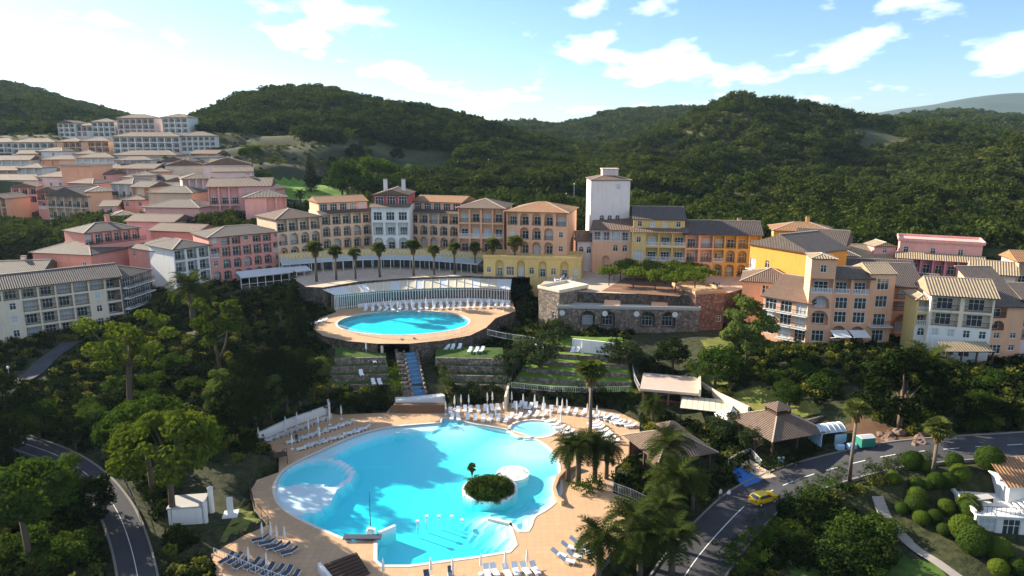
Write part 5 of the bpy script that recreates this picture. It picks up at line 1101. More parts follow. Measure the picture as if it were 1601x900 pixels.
# ================================================================ pool furniture and small things
M_PLAS = mat('white_plastic', (.74, .75, .76), .4, .05); M_SLING = mat('dark_sling', (.05, .065, .09), .7, .1); M_CANV = mat('canvas', (.76, .74, .70), .8, .06)
ORD = ['first','second','third','fourth','fifth','sixth','seventh','eighth','ninth','tenth','eleventh','twelfth','thirteenth','fourteenth','fifteenth','sixteenth','seventeenth','eighteenth','nineteenth','twentieth','twenty-first','twenty-second','twenty-third','twenty-fourth','twenty-fifth','twenty-sixth','twenty-seventh']
def ordn(k): return ORD[k] if k < 27 else 'number %d' % (k+1)
def lounger_parts(seatm):
    def frame(b):
        for s in (-.33, .33): b.box(s-.03, -1, .28, s+.03, .35, .36); b.bar((s, .3, .32), (s, .98, .72), .06)
        for y in (-1, -.33, .3): b.box(-.33, y-.03, .27, .33, y+.03, .33)
    def seat(b): b.box(-.3, -.98, .34, .3, .33, .40)
    def back(b): b.face([(-.3,.33,.36),(.3,.33,.36),(.3,.98,.78),(-.3,.98,.78)]); b.face([(-.3,.98,.73),(.3,.98,.73),(.3,.33,.31),(-.3,.33,.31)])
    def leg(b): b.box(-.035, -.035, 0, .035, .035, .3)
    return [shared(('lg', n, seatm.name), n, f, m) for n, f, m in (('frame', frame, M_PLAS), ('seat', seat, seatm), ('backrest', back, seatm), ('leg', leg, M_PLAS))]
def lounger_whole():
    def fn(b):
        b.box(-.33, -1, .26, .33, .33, .38); b.face([(-.33,.33,.38),(.33,.33,.38),(.33,.98,.8),(-.33,.98,.8)]); b.face([(-.33,.98,.74),(.33,.98,.74),(.33,.33,.3),(-.33,.33,.3)])
        for x in (-.29, .29):
            for y in (-.9, .25): b.box(x-.04, y-.04, 0, x+.04, y+.04, .27)
            b.box(x-.03, .84, 0, x+.03, .9, .68)
    return shared('lounger', 'sun_lounger', fn, M_PLAS)
def lounger(p, rz, label, group, near=None):
    if near is None:
        o = inst('sun_lounger', lounger_whole(), None, p, rz, 1.05); return tag(o, label, 'sun lounger', group)
    o = empty('sun_lounger', p, rz, label, 'sun lounger', group); f, s, bk, lg = lounger_parts(near)
    inst('frame', f, o); inst('seat', s, o); inst('backrest', bk, o)
    for x in (-.3, .3):
        for y in (-.85, .22): inst('leg', lg, o, (x, y, 0))
    return o
def row(a, c, n, z, rz, where, group=None, near=None, jit=.14):
    for k in range(n):
        t = k/(n-1) if n > 1 else 0; p = P(lerp(a[0], c[0], t), lerp(a[1], c[1], t), z)+Vector((rng.uniform(-.15, .15), rng.uniform(-.3, .3), 0))
        if z > 1 and z < 8: p.z = z
        lounger(p, rz+rng.uniform(-jit, jit), '%s sun lounger, %s from the left %s' % ('white' if near is None or near is M_PLAS else 'dark-seated', ordn(k), where), group or 'sun loungers '+where, near)
row((424,689),(511,655),12, 0, R(-65), 'in the row along the white wall')
row((456,693),(545,664),9, 0, R(-65), 'in the middle row left of the pool')
row((474,702),(570,673),9, 0, R(-65), 'in the row nearest the pool on its left')
row((705,645),(790,639),9, 0, R(5), 'under the hedge right of the steps')
row((805,636),(838,638),5, 0, R(-12), 'under the hedge in the middle')
row((849,641),(900,646),5, 0, R(-15), 'under the hedge near the fan palm')
row((912,649),(962,657),6, 0, R(-25), 'under the hedge at the right end')
row((706,655),(718,655),2, 0, R(5), 'as a pair in front of the hedge row')
row((732,655),(790,658),6, 0, R(-5), 'in the second row above the pool')
row((798,655),(850,650),5, 0, R(-30), 'above the paddling pool')
row((862,660),(900,690),7, 0, R(-75), 'right of the paddling pool')
row((928,664),(958,693),8, 0, R(-80), 'in the column before the pavilion')
row((945,656),(985,668),6, 0, R(-80), 'in the outer column before the pavilion')
row((405,848),(455,864),5, 0, R(-60), 'in the group on the lower left deck', near=M_SLING)
row((355,876),(460,905),9, 0, R(-30), 'along the bottom left fence', near=M_SLING)
row((670,905),(705,903),2, 0, R(10), 'as a dark pair at the bottom centre', near=M_SLING)
row((760,897),(838,893),6, 0, R(18), 'in the bottom row right of centre', near=M_PLAS)
row((872,868),(905,852),3, 0, R(65), 'in the trio at the lower right deck', near=M_PLAS)
row((885,880),(915,866),3, 0, R(65), 'behind the trio at the lower right deck', near=M_PLAS)
for k in range(2): row((572+k*0,481+k*5),(795,474+k*6),22, Z_UP, R(8), 'in %s row below the glass restaurant' % ['the back','the front'][k], jit=.35)
row((494,507),(506,503),3, Z_UP, R(-60), 'left of the upper pool')
for (px, py, k, n) in [(850,594,0,3),(848,570,1,2),(895,550,5,2),(945,599,0,2),(946,573,2,1),(820,546,4,4),(700,545,4,3),(735,550,4,3)]:
    z = (TERR_R[k] if px > 800 else TERR_L[3])[0]; row((px, py), (px+9*(n-1), py), n, z+.35, R(-10), 'on the grass %s' % {(850,594):'low on the left',(848,570):'mid left',(895,550):'by the white wall',(945,599):'near the bar',(946,573):'alone',(820,546):'by the curved fence',(700,545):'below the upper pool',(735,550):'behind the hedge'}[(px,py)])
for (px, py, k) in [(577,564,2),(585,566,2),(565,586,1),(584,600,0),(594,600,0)]: 
    z = TERR_L[k+4][0]+.35; lounger(P(px, py, z), R(20), 'white sun lounger on the shaded grass left of the cascade', 'sun loungers left of the cascade')
def par_mesh():
    def pole(b): b.tube([(0,0,0),(0,0,2.5)], .035, 6); b.lathe([(.3,0),(.3,.08),(.06,.12)], 10)
    def can(b): b.lathe([(.05,.95),(.17,1.05),(.15,1.6),(.09,2.3),(.02,2.62)], 8)
    return shared('pp', 'pole', pole, M_PLAS), shared('pc', 'canopy', can, M_CANV)
def parasol(p, label, group):
    o = empty('closed_parasol', p, 0, label, 'parasol', group); a, c = par_mesh(); inst('pole', a, o); inst('canopy', c, o)
for k, (px, py) in enumerate([(711,639),(721,637),(733,637),(762,634),(770,633),(800,633),(818,636),(836,637),(850,641),(871,642),(879,644),(886,645),(918,652),(933,655)]): parasol(P(px, py, 0), 'closed white parasol, %s from the left before the hedge' % ordn(k), 'closed parasols before the hedge')
for k, (px, py) in enumerate([(763,655),(775,657),(808,648),(850,655),(861,660),(877,668),(697,648)]): parasol(P(px, py, 0), 'closed white parasol, %s of those standing near the paddling pool' % ordn(k), 'closed parasols near the paddling pool')
for k, (px, py) in enumerate([(405,691),(447,673),(465,666),(483,679),(498,670),(516,664),(500,690),(534,655),(457,702)]): parasol(P(px, py, 0), 'closed white parasol, %s from the left among the left lounger rows' % ordn(k), 'closed parasols left of the pool')
for k, (px, py) in enumerate([(411,846),(425,848),(434,851),(446,852),(390,886),(418,895),(600,905),(674,903),(708,904),(752,897),(790,893),(824,890)]): parasol(P(px, py, 0), 'closed parasol, %s from the left on the bottom deck' % ordn(k), 'closed parasols on the bottom deck')
for k in range(18): parasol(P(600+k*11, 481+(k % 3)*3, Z_UP), 'closed white parasol, %s from the left before the restaurant' % ordn(k), 'closed parasols before the restaurant')
for px, py, k, L_ in [(573,553,3,1),(552,576,1,1),(595,574,1,1),(910,552,5,0),(941,556,4,0),(720,547,4,0)]:
    z = (TERR_L[min(k+4, 7)] if L_ else TERR_R[k])[0]; parasol(P(px, py, z), 'closed white parasol on a grass terrace %s' % {573:'high left of the cascade',552:'low left of the cascade',595:'beside the cascade hedge',910:'before the white wall',941:'near the right olive',720:'below the upper pool'}[px], 'closed parasols on the grass terraces')
# fences
def fence(name, label, pts, h, m, step=.5, posts=2.2, cat='fence'):
    root = empty(name, pts[0], 0, label, cat); O = pts[0]
    for a, c in zip(pts, pts[1:]):
        L_ = (c-a).length; n = max(1, round(L_/posts))
        for k in range(n):
            p, q2 = a.lerp(c, k/n)-O, a.lerp(c, (k+1)/n)-O; b = MB(); U = Vector((0, 0, h)); b.bar(p, p+U, .07); b.obj('post', m, root)
            b = MB(); b.bar(p+U*.97, q2+U*.97, .05); b.bar(p+U*.1, q2+U*.1, .04); j = max(2, int((q2-p).length/step))
            for i in range(1, j): b.bar(p.lerp(q2, i/j)+U*.1, p.lerp(q2, i/j)+U*.97, .03)
            b.obj('fence_panel', m, root)
    return root
M_DFENCE = mat('dark_fence_paint', (.045, .05, .05), .5, .1)
fence('white_fence', 'white fence in front of the hedge under the lawn terraces', W3([(800,606),(860,612),(920,614),(985,612)], 2.2), 1.1, M_WHITE, .35)
fence('white_fence', 'white curved fence beside the clipped cypresses right of the upper pool', W3([(762,524),(790,530),(830,536),(850,541)], 7.4), 1.3, M_WHITE, .3)
fence('white_fence', 'white fence between the palm clump and the pavilion', W3([(950,765),(985,778),(1010,790)], 0), 1.4, M_WHITE, .25)
fence('dark_fence', 'dark thin fence along the lawn on the lower left deck', W3([(345,858),(380,838),(420,820),(398,795),(391,768),(400,752)], 0), 1.2, M_DFENCE, .4)
fence('white_fence', 'white fence along the bottom left edge of the deck', W3([(335,868),(400,896),(460,918)], 0), 1.0, M_WHITE, .4)
fence('pool_rim_fence', 'low fence on the front rim of the upper pool', W3([(530,514),(560,523),(600,529),(660,530),(700,525),(732,516)], Z_UP), .9, M_WHITE, .5)
fence('white_gate', 'white double gate at the pavilion entrance beside the road', W3([(1138,735),(1155,725),(1172,718),(1190,738)], 0), 1.9, M_WHITE, .2)
fence('path_fence', 'white fence on the terrace path left of the bar', W3([(988,575),(992,595),(1000,612)], 3.2), 1.2, M_WHITE, .4)
fence('road_fence', 'thin fence along the right edge of the lower left road', [Vector((p.x, p.y, ground(p.x, p.y))) for p in [Gxy(*q) for q in [(150,712),(190,745),(212,790),(228,850)]]], 1.1, M_DFENCE, .8)
# hedges
def hedge(label, pts, w, h, m, dens=16, size=.15):
    r2 = random.Random(int(pts[0].x*7)); cl = []
    for a, c in zip(pts, pts[1:]):
        n = int((c-a).length*w*dens/6)+2
        for k in range(n): p = a.lerp(c, r2.random())-pts[0]; cl.append(((p.x+r2.uniform(-w/2, w/2), p.y+r2.uniform(-w/2, w/2), p.z+r2.uniform(.1, h-.2)), r2.uniform(.45, .75)))
    me = leaves_mesh('hedge', cl, 75, size, m, 3); return tag(inst('hedge', me, None, pts[0]), label, 'hedge')
hedge('long dark clipped hedge behind the loungers above the lagoon pool', W3([(705,630),(760,622),(790,622)], .6), 2.2, 3.2, L_DARK)
hedge('dark hedge below the lawn terraces behind the parasols', W3([(802,622),(860,626),(930,632),(985,640)], .3), 2, 2.4, L_DARK)
hedge('dark hedge left of the timber steps', W3([(530,640),(570,636),(612,628)], .6), 2.6, 2.8, L_DARK)
hedge('bushy hedge on the left bank of the cascade', W3([(622,612),(616,580),(608,550)], 4), 1.8, 1.8, L_BROAD)
hedge('bushy hedge on the right bank of the cascade', W3([(700,606),(686,575),(668,540)], 4), 1.8, 2.0, L_OLIVE)
hedge('leafy hedge from the cascade to the lawn terraces', W3([(715,592),(760,590),(800,598)], 2.8), 2.4, 2.6, L_OLIVE)
hedge('low dark shrubs below the front rim of the upper pool, left of the cascade', W3([(545,548),(585,553),(622,555)], 5.6), 1.8, 2.0, L_DARK)
hedge('low dark shrubs below the front rim of the upper pool, right of the cascade', W3([(662,552),(700,547),(745,538)], 5.8), 1.8, 2.0, L_DARK)
hedge('bushes around the foot of the poolside palm clump', W3([(895,765),(920,768),(945,762)], 0), 2.6, 1.8, L_BROAD)
hedge('dark hedge along the road below the pavilion gate', W3([(1080,765),(1115,762),(1140,752)], -.4), 3, 3.0, L_DARK)
hedge('clipped hedge following the outer bend of the road', W3([(1195,735),(1240,722),(1290,700),(1312,690)], 1.5), 2, 1.5, L_DARK)
hedge('broad light hedge on the inner side of the road', W3([(1240,800),(1265,782),(1310,758),(1345,742)], .4), 3.5, 2.2, L_BROAD)
hedge('large bright bushes at the inner road bend beside the car', W3([(1150,900),(1180,858),(1225,838),(1262,830)], -1.6), 5, 2.8, L_BROAD)
hedge('hedge of low shrubs on the upper edge of the topiary slope', W3([(1350,745),(1420,725),(1490,722),(1560,712)], 3.4), 2.4, 1.5, L_OLIVE)
for k, px in enumerate((849,858,867)): tree('cypress1', 'clipped_cypress', 'clipped cylindrical cypress, %s of three beside the white curved fence' % ORD[k], 'shrub', P(px, 522, Z_UP-1), 3.6, 'clipped cypresses', sx=2.2)
# topiary slope
TP = [(1430,765,1.5),(1447,770,1.2),(1462,768,1.8),(1433,782,1.9),(1430,800,2.0),(1478,800,1.7),(1475,835,1.3),(1513,800,2.2),(1515,815,2.2),(1505,838,2.6),(1520,865,3.0),(1560,872,2.3),(1590,895,1.7),(1560,895,1.7),(1425,735,2.2),(1448,738,1.3),(1490,735,1.8),(1500,748,2.0),(1545,735,2.8),(1560,752,1.6),(1410,798,1.3),(1440,815,1.6),(1460,820,1.5),(1395,755,1.6),(1480,770,1.8)]
for k, (px, py, h) in enumerate(TP): tree('clipped%d' % (k % 2), 'clipped_bush', 'clipped round bush on the topiary slope, %s counted from the fan palm down' % ordn(k), 'shrub', G(px, py), h*1.25, 'clipped bushes on the topiary slope')
for k in range(70):
    px, py = rng.uniform(0, 420), rng.uniform(560, 890); p = G(px, py)
    if not (300 < px < 420 and py > 720) and all(loop_dist(p, [v.xy for v in l], False) > w+2 for l, w in ROADS[1:3]) and not inside(DECK, p.x, p.y): tree(rng.choice(['shrub0','shrub0','shrub1']), 'garden_shrub', 'rounded shrub on the planted slope left of the lagoon pool', 'shrub', p, rng.uniform(1.6, 3.4), 'shrubs on the left slope', sx=1.2)
for k in range(45):
    px, py = rng.uniform(1180, 1600), rng.uniform(590, 680); p = G(px, py)
    if all(loop_dist(p, [v.xy for v in l], False) > w+2 for l, w in ROADS[:1]) and not any(inside(f, p.x, p.y) or loop_dist(p, f) < 2 for f in FOOT+LAWNS): tree(rng.choice(['shrub0','shrub1','shrub0']), 'garden_shrub', 'rounded shrub on the bank below the right-hand houses', 'shrub', p, rng.uniform(1.5, 3.0), 'shrubs on the right bank', sx=1.25)
for k in range(26):
    px, py = rng.uniform(1190, 1380), rng.uniform(815, 900); p = G(px, py)
    if px < 1240 and py < 850: continue
    tree(rng.choice(['shrub0','shrub1']), 'garden_shrub', 'leafy shrub on the shaded slope inside the road bend', 'shrub', p, rng.uniform(1.6, 3.2), 'shrubs inside the road bend', sx=1.3)
# pool island with palms
ic = P(766, 764, 0); ir = empty('palm_island', ic, 0, 'white-rimmed island with dark palms in the lagoon pool', 'island')
b = MB(); b.lathe([(3.9,-2),(3.9,.1),(3.7,.18),(3.4,.15),(.05,.2)], 28); b.obj('rim', M_POOLW, ir, smooth=False)
b = MB(); b.lathe([(3.5,.3),(3.3,.5),(2,.55),(.05,.6)], 20); b.obj('soil', M_SOIL, ir)
for px, py, k in [(745,770,2),(757,774,2),(775,775,2),(785,770,2),(766,768,2)]: tree('date2', 'date_palm', 'low dark palm on the pool island, one of a dense clump', 'palm tree', P(px, py, .2), 2.2, 'low palms on the pool island', sx=.95)
for k, (px, py) in enumerate([(748,772),(760,774),(772,775),(782,771),(765,766),(754,766),(777,766)]): tree('shrub0', 'island_shrub', 'dark shrub of the planted clump on the pool island', 'shrub', P(px, py, .1), 2.3, 'dark shrubs on the pool island')
q_ = P(738, 767, .4); tree('fan0', 'fan_palm', 'small leaning fan palm at the left end of the pool island', 'palm tree', q_, 4.0)
jc = P(802, 742, 0); jr = empty('whirlpool', jc, 0, 'round raised whirlpool basin behind the pool island', 'basin')
b = MB(); b.lathe([(2.4,-2),(2.4,.3),(2.1,.3),(2.05,-.1)], 26); b.obj('basin_rim', M_POOLW, jr); b = MB(); b.lathe([(2.06,.02),(.02,.03)], 26); b.obj('basin_water', mat('shallow_basin_water', (.30,.66,.70), .12, .1, 1, spec=.7), jr)
# pole, board and posts in the pool
p = P(580, 833, 0); o = empty('lifeguard_mast', p, 0, 'tall thin mast with white box standing at the pool edge', 'mast'); b = MB(); b.tube([(0,0,0),(0,0,5.6)], [.07,.03], 6); b.obj('pole', M_RAIL, o); b = MB(); b.box(-.5,-.4,0,.5,.4,.5); b.box(-.3,-.6,.5,.3,-.1,.9); b.obj('box', M_PLAS, o)
o = empty('diving_board', P(568, 843, 0), 0, 'dark starting board on the deck corner beside the mast', 'board'); b = MB(); b.box(-2.4,-.5,.25,2.2,.5,.4); b.obj('board', M_SLING, o); b = MB(); b.box(-2.2,-.3,0,-1.9,.3,.25); b.box(1.6,-.3,0,1.9,.3,.25); b.obj('support', M_PLAS, o)
wall('pool_divider', 'sloping white divider wall running into the pool beside the mast', [P(590,838,0), P(618,826,0)], .5, .4, M_POOLW, 'wall', 2)
wall('pool_divider', 'low rounded divider wall at the right of the deep pool', [P(764,811,0), P(797,819,0)], .2, .5, M_COPE, 'wall', 2)
for k, (px, py) in enumerate([(653,822),(667,814),(686,809),(706,809),(722,815)]):
    o = empty('water_post', P(px, py, 0), 0, 'white post standing in the pool, %s of five from the left' % ORD[k], 'post', 'posts in the pool'); b = MB(); hh = .45 if k < 2 else .0; b.tube([(0,0,-1.5),(0,0,hh)], .1, 8); b.obj('shaft', M_PLAS, o); b = MB(); b.box(-.2,-.2,hh,.2,.2,hh+.3); b.obj('head', M_PLAS, o)
# pavilions with tiled pyramid roofs and lanterns
def pavilion(label, px, py, z, w, rz=.3):
    o = empty('pavilion', P(px, py, z), rz, label, 'pavilion'); h = 3.0; s = w/2
    for x in (-s, 0, s):
        for y in (-s, 0, s):
            if x or y: b = MB(); b.box(x-.14, y-.14, 0, x+.14, y+.14, h); b.obj('post', M_WOOD, o)
    b = MB(); E = s+.9; t = s*.28; c = [(-E,-E,h),(E,-E,h),(E,E,h),(-E,E,h)]; u = [(-t,-t,h+1.9),(t,-t,h+1.9),(t,t,h+1.9),(-t,t,h+1.9)]; cp = MB()
    for k in range(4):
        j = (k+1) % 4; pts = [Vector(c[k]), Vector(c[j]), Vector(u[j]), Vector(u[k])]; e = (pts[1]-pts[0]).normalized(); n = (pts[1]-pts[0]).cross(pts[2]-pts[0]).normalized(); v = n.cross(e); b.face(pts, 0, [((q-pts[0]).dot(e), (q-pts[0]).dot(v)) for q in pts]); cp.bar(c[k], u[k], .2, .14)
    b.face([c[3], c[2], c[1], c[0]], 1); r_ = b.obj('roof', [M_TILE, M_WOOD], o); cp.obj('ridge_tiles', M_CAP, r_)
    b = MB()
    for x in (-t, t):
        for y in (-t, t): b.box(x-.1, y-.1, h+1.8, x+.1, y+.1, h+2.8)
    b.box(-t, -t, h+1.85, t, t, h+2.2); b.obj('lantern', M_WOOD, o)
    b = MB(); E2 = t+.5; c2 = [(-E2,-E2,h+2.8),(E2,-E2,h+2.8),(E2,E2,h+2.8),(-E2,E2,h+2.8)]; a2 = (0,0,h+3.7)
    for k in range(4): pts = [Vector(c2[k]), Vector(c2[(k+1) % 4]), Vector(a2)]; e = (pts[1]-pts[0]).normalized(); b.face(pts, 0, [((q-pts[0]).dot(e), (q-pts[0]).length*.5) for q in pts])
    b.face([c2[3], c2[2], c2[1], c2[0]], 1); b.obj('lantern_roof', [M_TILE, M_WOOD], o); b = MB(); b.box(-s, s-.1, 0, s, s, h-.3); b.box(-s*.6, -.5, 0, s*.7, s*.6, 1.1); b.obj('counter', M_BROWN, o)
    FOOT.append([(P(px,py,z)+Matrix.Rotation(rz,3,'Z') @ Vector((x, y, 0))).xy for x, y in ((-s,-s),(s,-s),(s,s),(-s,s))])
pavilion('timber pavilion with tiled roof and lantern beside the deck palms', 1045, 722, 0, 8.5, .35)
pavilion('timber pavilion with tiled lantern roof above the road', 1212, 690, 1.8, 9, .35)
# bar with flat roof terrace, awning and tent
A = P(1003, 635, 1.0); o = empty('pool_bar', A, -.25, 'flat-roofed pool bar with open counter and timber posts', 'building'); FOOT.append([(A+Matrix.Rotation(-.25,3,'Z') @ Vector((x, y, 0))).xy for x, y in ((0,0),(10,0),(10,9),(0,9))])
b = MB(); b.box(-.4,-.6,3.1,9.8,8.6,3.45); b.obj('roof', mat('roof_paving', (.52,.40,.33), .9, .15, .4), o); b = MB(); b.box(-.42,-.62,3.4,9.8,-.4,3.6); b.box(9.7,-.6,3.0,10.1,8.6,4.3); b.obj('parapet', M_CREAM, o)
for k in range(5): b = MB(); x = .2+k*2.2; b.box(x-.15,-.15,0,x+.15,.15,3.1); b.obj('post', M_TIMBER, o)
b = MB(); b.box(.3,3,0,9.4,3.2,3.1); b.box(0,.2,-1,.2,8.2,3.1); b.obj('back_wall', M_BROWN, o); b = MB(); b.box(1,.8,0,8.8,1.5,1.1); b.obj('counter', M_RED, o)
A = P(1062, 662, .6); o = empty('bar_awning', A, -.3, 'cream slatted awning roof between the bar and the white tent', 'awning'); 
for k in range(9): b = MB(); b.box(k*.95, 0, 2.8+.0, k*.95+.9, 6, 2.88); b.obj('awning_panel', M_AWN, o)
for x, y in ((.1,.1),(4.2,.1),(8.3,.1),(.1,5.8),(8.3,5.8)): b = MB(); b.box(x-.08,y-.08,-.6,x+.08,y+.08,2.8); b.obj('post', M_WOOD, o)
FOOT.append([A.xy, A.xy+Vector((9,-2.5)), A.xy+Vector((10,4)), A.xy+Vector((1.5,6))])
o = empty('white_tent', P(1142, 672, 1.0), .2, 'small white peaked tent beside the awning', 'tent'); b = MB(); c = [(-2,-2,2.3),(2,-2,2.3),(2,2,2.3),(-2,2,2.3)]
for k in range(4): b.face([c[k], c[(k+1)%4], (0,0,4.0)])
for k in range(4): b.face([(c[k][0],c[k][1],2.0),(c[(k+1)%4][0],c[(k+1)%4][1],2.0),c[(k+1)%4],c[k]])
b.obj('canopy', M_CANV, o); b = MB(); [b.box(x-.05,y-.05,-.5,x+.05,y+.05,2.2) for x in (-1.9,1.9) for y in (-1.9,1.9)]; b.obj('legs', M_PLAS, o)
# shelter, bins, car, sign, hut, shower
o = empty('bin_shelter', P(1292, 690, 2.6), .25, 'white and blue shelter with hooped roof beside the road', 'shelter'); M_BLUE = mat('pale_blue_panel', (.36,.52,.66), .5, .1)
b = MB(); b.box(-2.2,1.3,0,2.2,1.45,2.1); b.box(-2.2,-1.5,0,-2.05,1.4,2.1); b.box(.2,-1.6,0,2.2,-1.45,1.7); b.obj('panel', M_BLUE, o)
for k in range(6):
    x = -2.2+k*.88; b = MB(); pts = [(x, -1.5+3*i/8, 2.1+.8*math.sin(math.pi*i/8)) for i in range(9)]; b.tube(pts, .06, 6); b.obj('hoop', M_PLAS, o)
b = MB(); pr = [(-1.5+3*i/8, 2.08+.78*math.sin(math.pi*i/8)) for i in range(9)]
for (y, z), (y2, z2) in zip(pr, pr[1:]): b.face([(-2.2,y,z),(2.2,y,z),(2.2,y2,z2),(-2.2,y2,z2)])
b.obj('roof_sheet', M_CAN, o)
M_GREEN = mat('green_paint', (.03,.20,.14), .5, .1)
for k, (px, py, s, m_, lb, z) in enumerate([(1352,697,1.0,M_GREEN,'large green recycling container beside the road',3.6),(1331,702,.55,M_BLUE,'small pale bin left of the green container',3.1),(1313,703,.5,M_BLUE,'small blue bin beside the hooped shelter',2.9)]):
    o = empty('waste_bin', P(px, py, z), .2, lb, 'bin'); b = MB(); b.box(-1.1*s,-.7*s,.1,1.1*s,.7*s,1.5*s); b.obj('body', m_, o); b = MB(); b.face([(-1.15*s,-.75*s,1.5*s),(1.15*s,-.75*s,1.5*s),(1.15*s,0,1.8*s),(-1.15*s,0,1.8*s)]); b.face([(1.15*s,.75*s,1.5*s),(-1.15*s,.75*s,1.5*s),(-1.15*s,0,1.8*s),(1.15*s,0,1.8*s)]); b.face([(1.15*s,-.75*s,1.5*s),(1.15*s,.75*s,1.5*s),(1.15*s,0,1.8*s)]); b.face([(-1.15*s,.75*s,1.5*s),(-1.15*s,-.75*s,1.5*s),(-1.15*s,0,1.8*s)]); b.obj('lid', M_WHITE if k == 0 else m_, o)
M_CAR = mat('yellow_car_paint', (.75,.50,.01), .25, .03, spec=.6); M_TYRE = mat('tyre', (.02,.02,.02), .9)
p = P(1193, 785, -.42); o = empty('yellow_car', p, R(-155), 'small yellow hatchback car driving along the road bend', 'car')
pr = [(-1.85,.35),(-1.88,.75),(-1.75,.98),(-1.2,1.05),(-.95,1.08),(-.35,1.47),(.7,1.5),(1.35,1.42),(1.75,1.0),(1.86,.8),(1.85,.35)]
b = MB(); wd = lambda z: .82 if z < 1.05 else .82-(z-1.05)*.42
for (x, z), (x2, z2) in zip(pr, pr[1:]): b.face([(x,-wd(z),z),(x2,-wd(z2),z2),(x2,wd(z2),z2),(x,wd(z),z)])
for s in (-1, 1): b.face([(x, s*wd(z), z) for x, z in (pr if s < 0 else reversed(pr))])
b.face([(pr[0][0],-.82,.35),(pr[0][0],.82,.35),(pr[-1][0],.82,.35),(pr[-1][0],-.82,.35)]); b.obj('body', M_CAR, o)
b = MB(); b.face([(-.97,-.76,1.11),(-.97,.76,1.11),(-.40,.64,1.46),(-.40,-.64,1.46)][::-1]); b.obj('windscreen', M_GLASS, o)
b = MB(); b.face([(1.38,-.62,1.40),(1.38,.62,1.40),(1.72,.76,1.05),(1.72,-.76,1.05)][::-1]); b.obj('rear_window', M_GLASS, o)
for s in (-1, 1): b = MB(); f = [(-.8,s*.815,1.08),(1.4,s*.815,1.08),(1.1,s*.68,1.4),(-.3,s*.68,1.42)]; b.face(f if s < 0 else f[::-1]); b.obj('side_window', M_GLASS, o)
for x in (-1.2, 1.2):
    for s in (-1, 1): b = MB(); b.tube([(x, s*.66, .31), (x, s*.86, .31)], .31, 14); w_ = b.obj('wheel', M_TYRE, o); b = MB(); b.tube([(x, s*.85, .31), (x, s*.875, .31)], .18, 10); b.obj('rim', M_PLAS, w_)
for s in (-1, 1): b = MB(); b.box(-1.9, s*.55-.18, .68, -1.82, s*.55+.18, .84); b.obj('headlight', M_PLAS, o); b = MB(); b.box(1.80, s*.62-.12, .8, 1.88, s*.62+.12, 1.0); b.obj('tail_light', M_RED, o)
o = empty('road_sign', P(1220, 733, .6), .2, 'white square notice board on posts beside the road hedge', 'sign'); b = MB(); b.box(-.5,-.03,.9,.5,.03,1.9); b.obj('panel', M_BLUE, o); b = MB(); b.box(-.45,.03,0,-.38,.09,1.9); b.box(.38,.03,0,.45,.09,1.9); b.obj('posts', M_PLAS, o)
b = MB(); f = [G(1132,738),G(1152,733),G(1194,756),G(1166,767)]; b.face([p+Vector((0,0,.3)) for p in f[::-1]]); o = b.obj('blue_ramp', mat('blue_ramp_paint', (.04,.16,.45), .6, .1)); tag(o, 'blue painted ramp between the white gate and the road', 'ramp')
b = MB(); b.face([G(*q)+Vector((0,0,.28)) for q in [(1194,757),(1218,750),(1172,722),(1152,733)]]); tag(b.obj('gate_path', M_PLAZA), 'paved strip beside the blue ramp at the gate', 'path')
p = P(302, 810, .5); o = empty('service_hut', p, .15, 'white round-ended service hut with curved roof near the umbrella pines', 'hut'); b = MB(); b.box(-2.4,-1.6,-.5,1.6,1.6,2.3); b.obj('wall', M_OFFW, o); b = MB(); b.box(-2.5,-1.7,2.3,1.7,1.7,2.5); b.obj('roof', M_CONC, o); b = MB(); b.lathe([(.35,0),(.35,3.4),(.4,3.5),(.02,3.7)], 10, c=(2.0,1.2)); b.obj('chimney_pipe', M_OFFW, o); b = MB(); b.lathe([(.3,0),(.3,2.6),(.02,2.9)], 10, c=(1.9,-1.3)); b.obj('pillar', M_OFFW, o); FOOT.append([(p.x-3,p.y-2),(p.x+3,p.y-2),(p.x+3,p.y+2),(p.x-3,p.y+2)])
o = empty('shower_pillar', P(361, 807, .3), .2, 'white shower pillar on a square plinth on the lawn', 'shower'); b = MB(); b.box(-.9,-.9,0,.9,.9,.4); b.obj('plinth', M_OFFW, o); b = MB(); b.box(-.35,-.25,.4,.35,.25,2.6); b.obj('pillar', M_OFFW, o)
o = empty('timber_stair', P(438, 722, 0), .5, 'dark timber stair and landing left of the round splash basin', 'stairs')
for k in range(6): b = MB(); b.box(-.8, k*.35, 1.5-k*.25-.06, .8, k*.35+.36, 1.5-k*.25); b.obj('tread', M_WOOD, o)
for s in (-.85, .85): b = MB(); b.bar((s,-1.2,2.5),(s,2.1,1.0),.08); b.bar((s,-1.2,0),(s,-1.2,2.5),.1); b.bar((s,2.1,0),(s,2.1,1.0),.1); b.obj('railing', M_WOOD, o)
b = MB(); b.box(-.9,-1.4,1.38,.9,0,1.5); b.obj('landing', M_WOOD, o)
o = empty('timber_stair', P(535, 888, 0), .65, 'broad dark timber stair with white side wall at the bottom of the deck', 'stairs')
for k in range(7): b = MB(); b.box(-2, -3+k*.5, .1, 2, -2.55+k*.5, .25+k*.13); b.obj('tread', M_WOOD, o)
b = MB(); b.box(-2.5,-3,0,-2.1,1,1.1); b.obj('side_wall', M_OFFW, o)
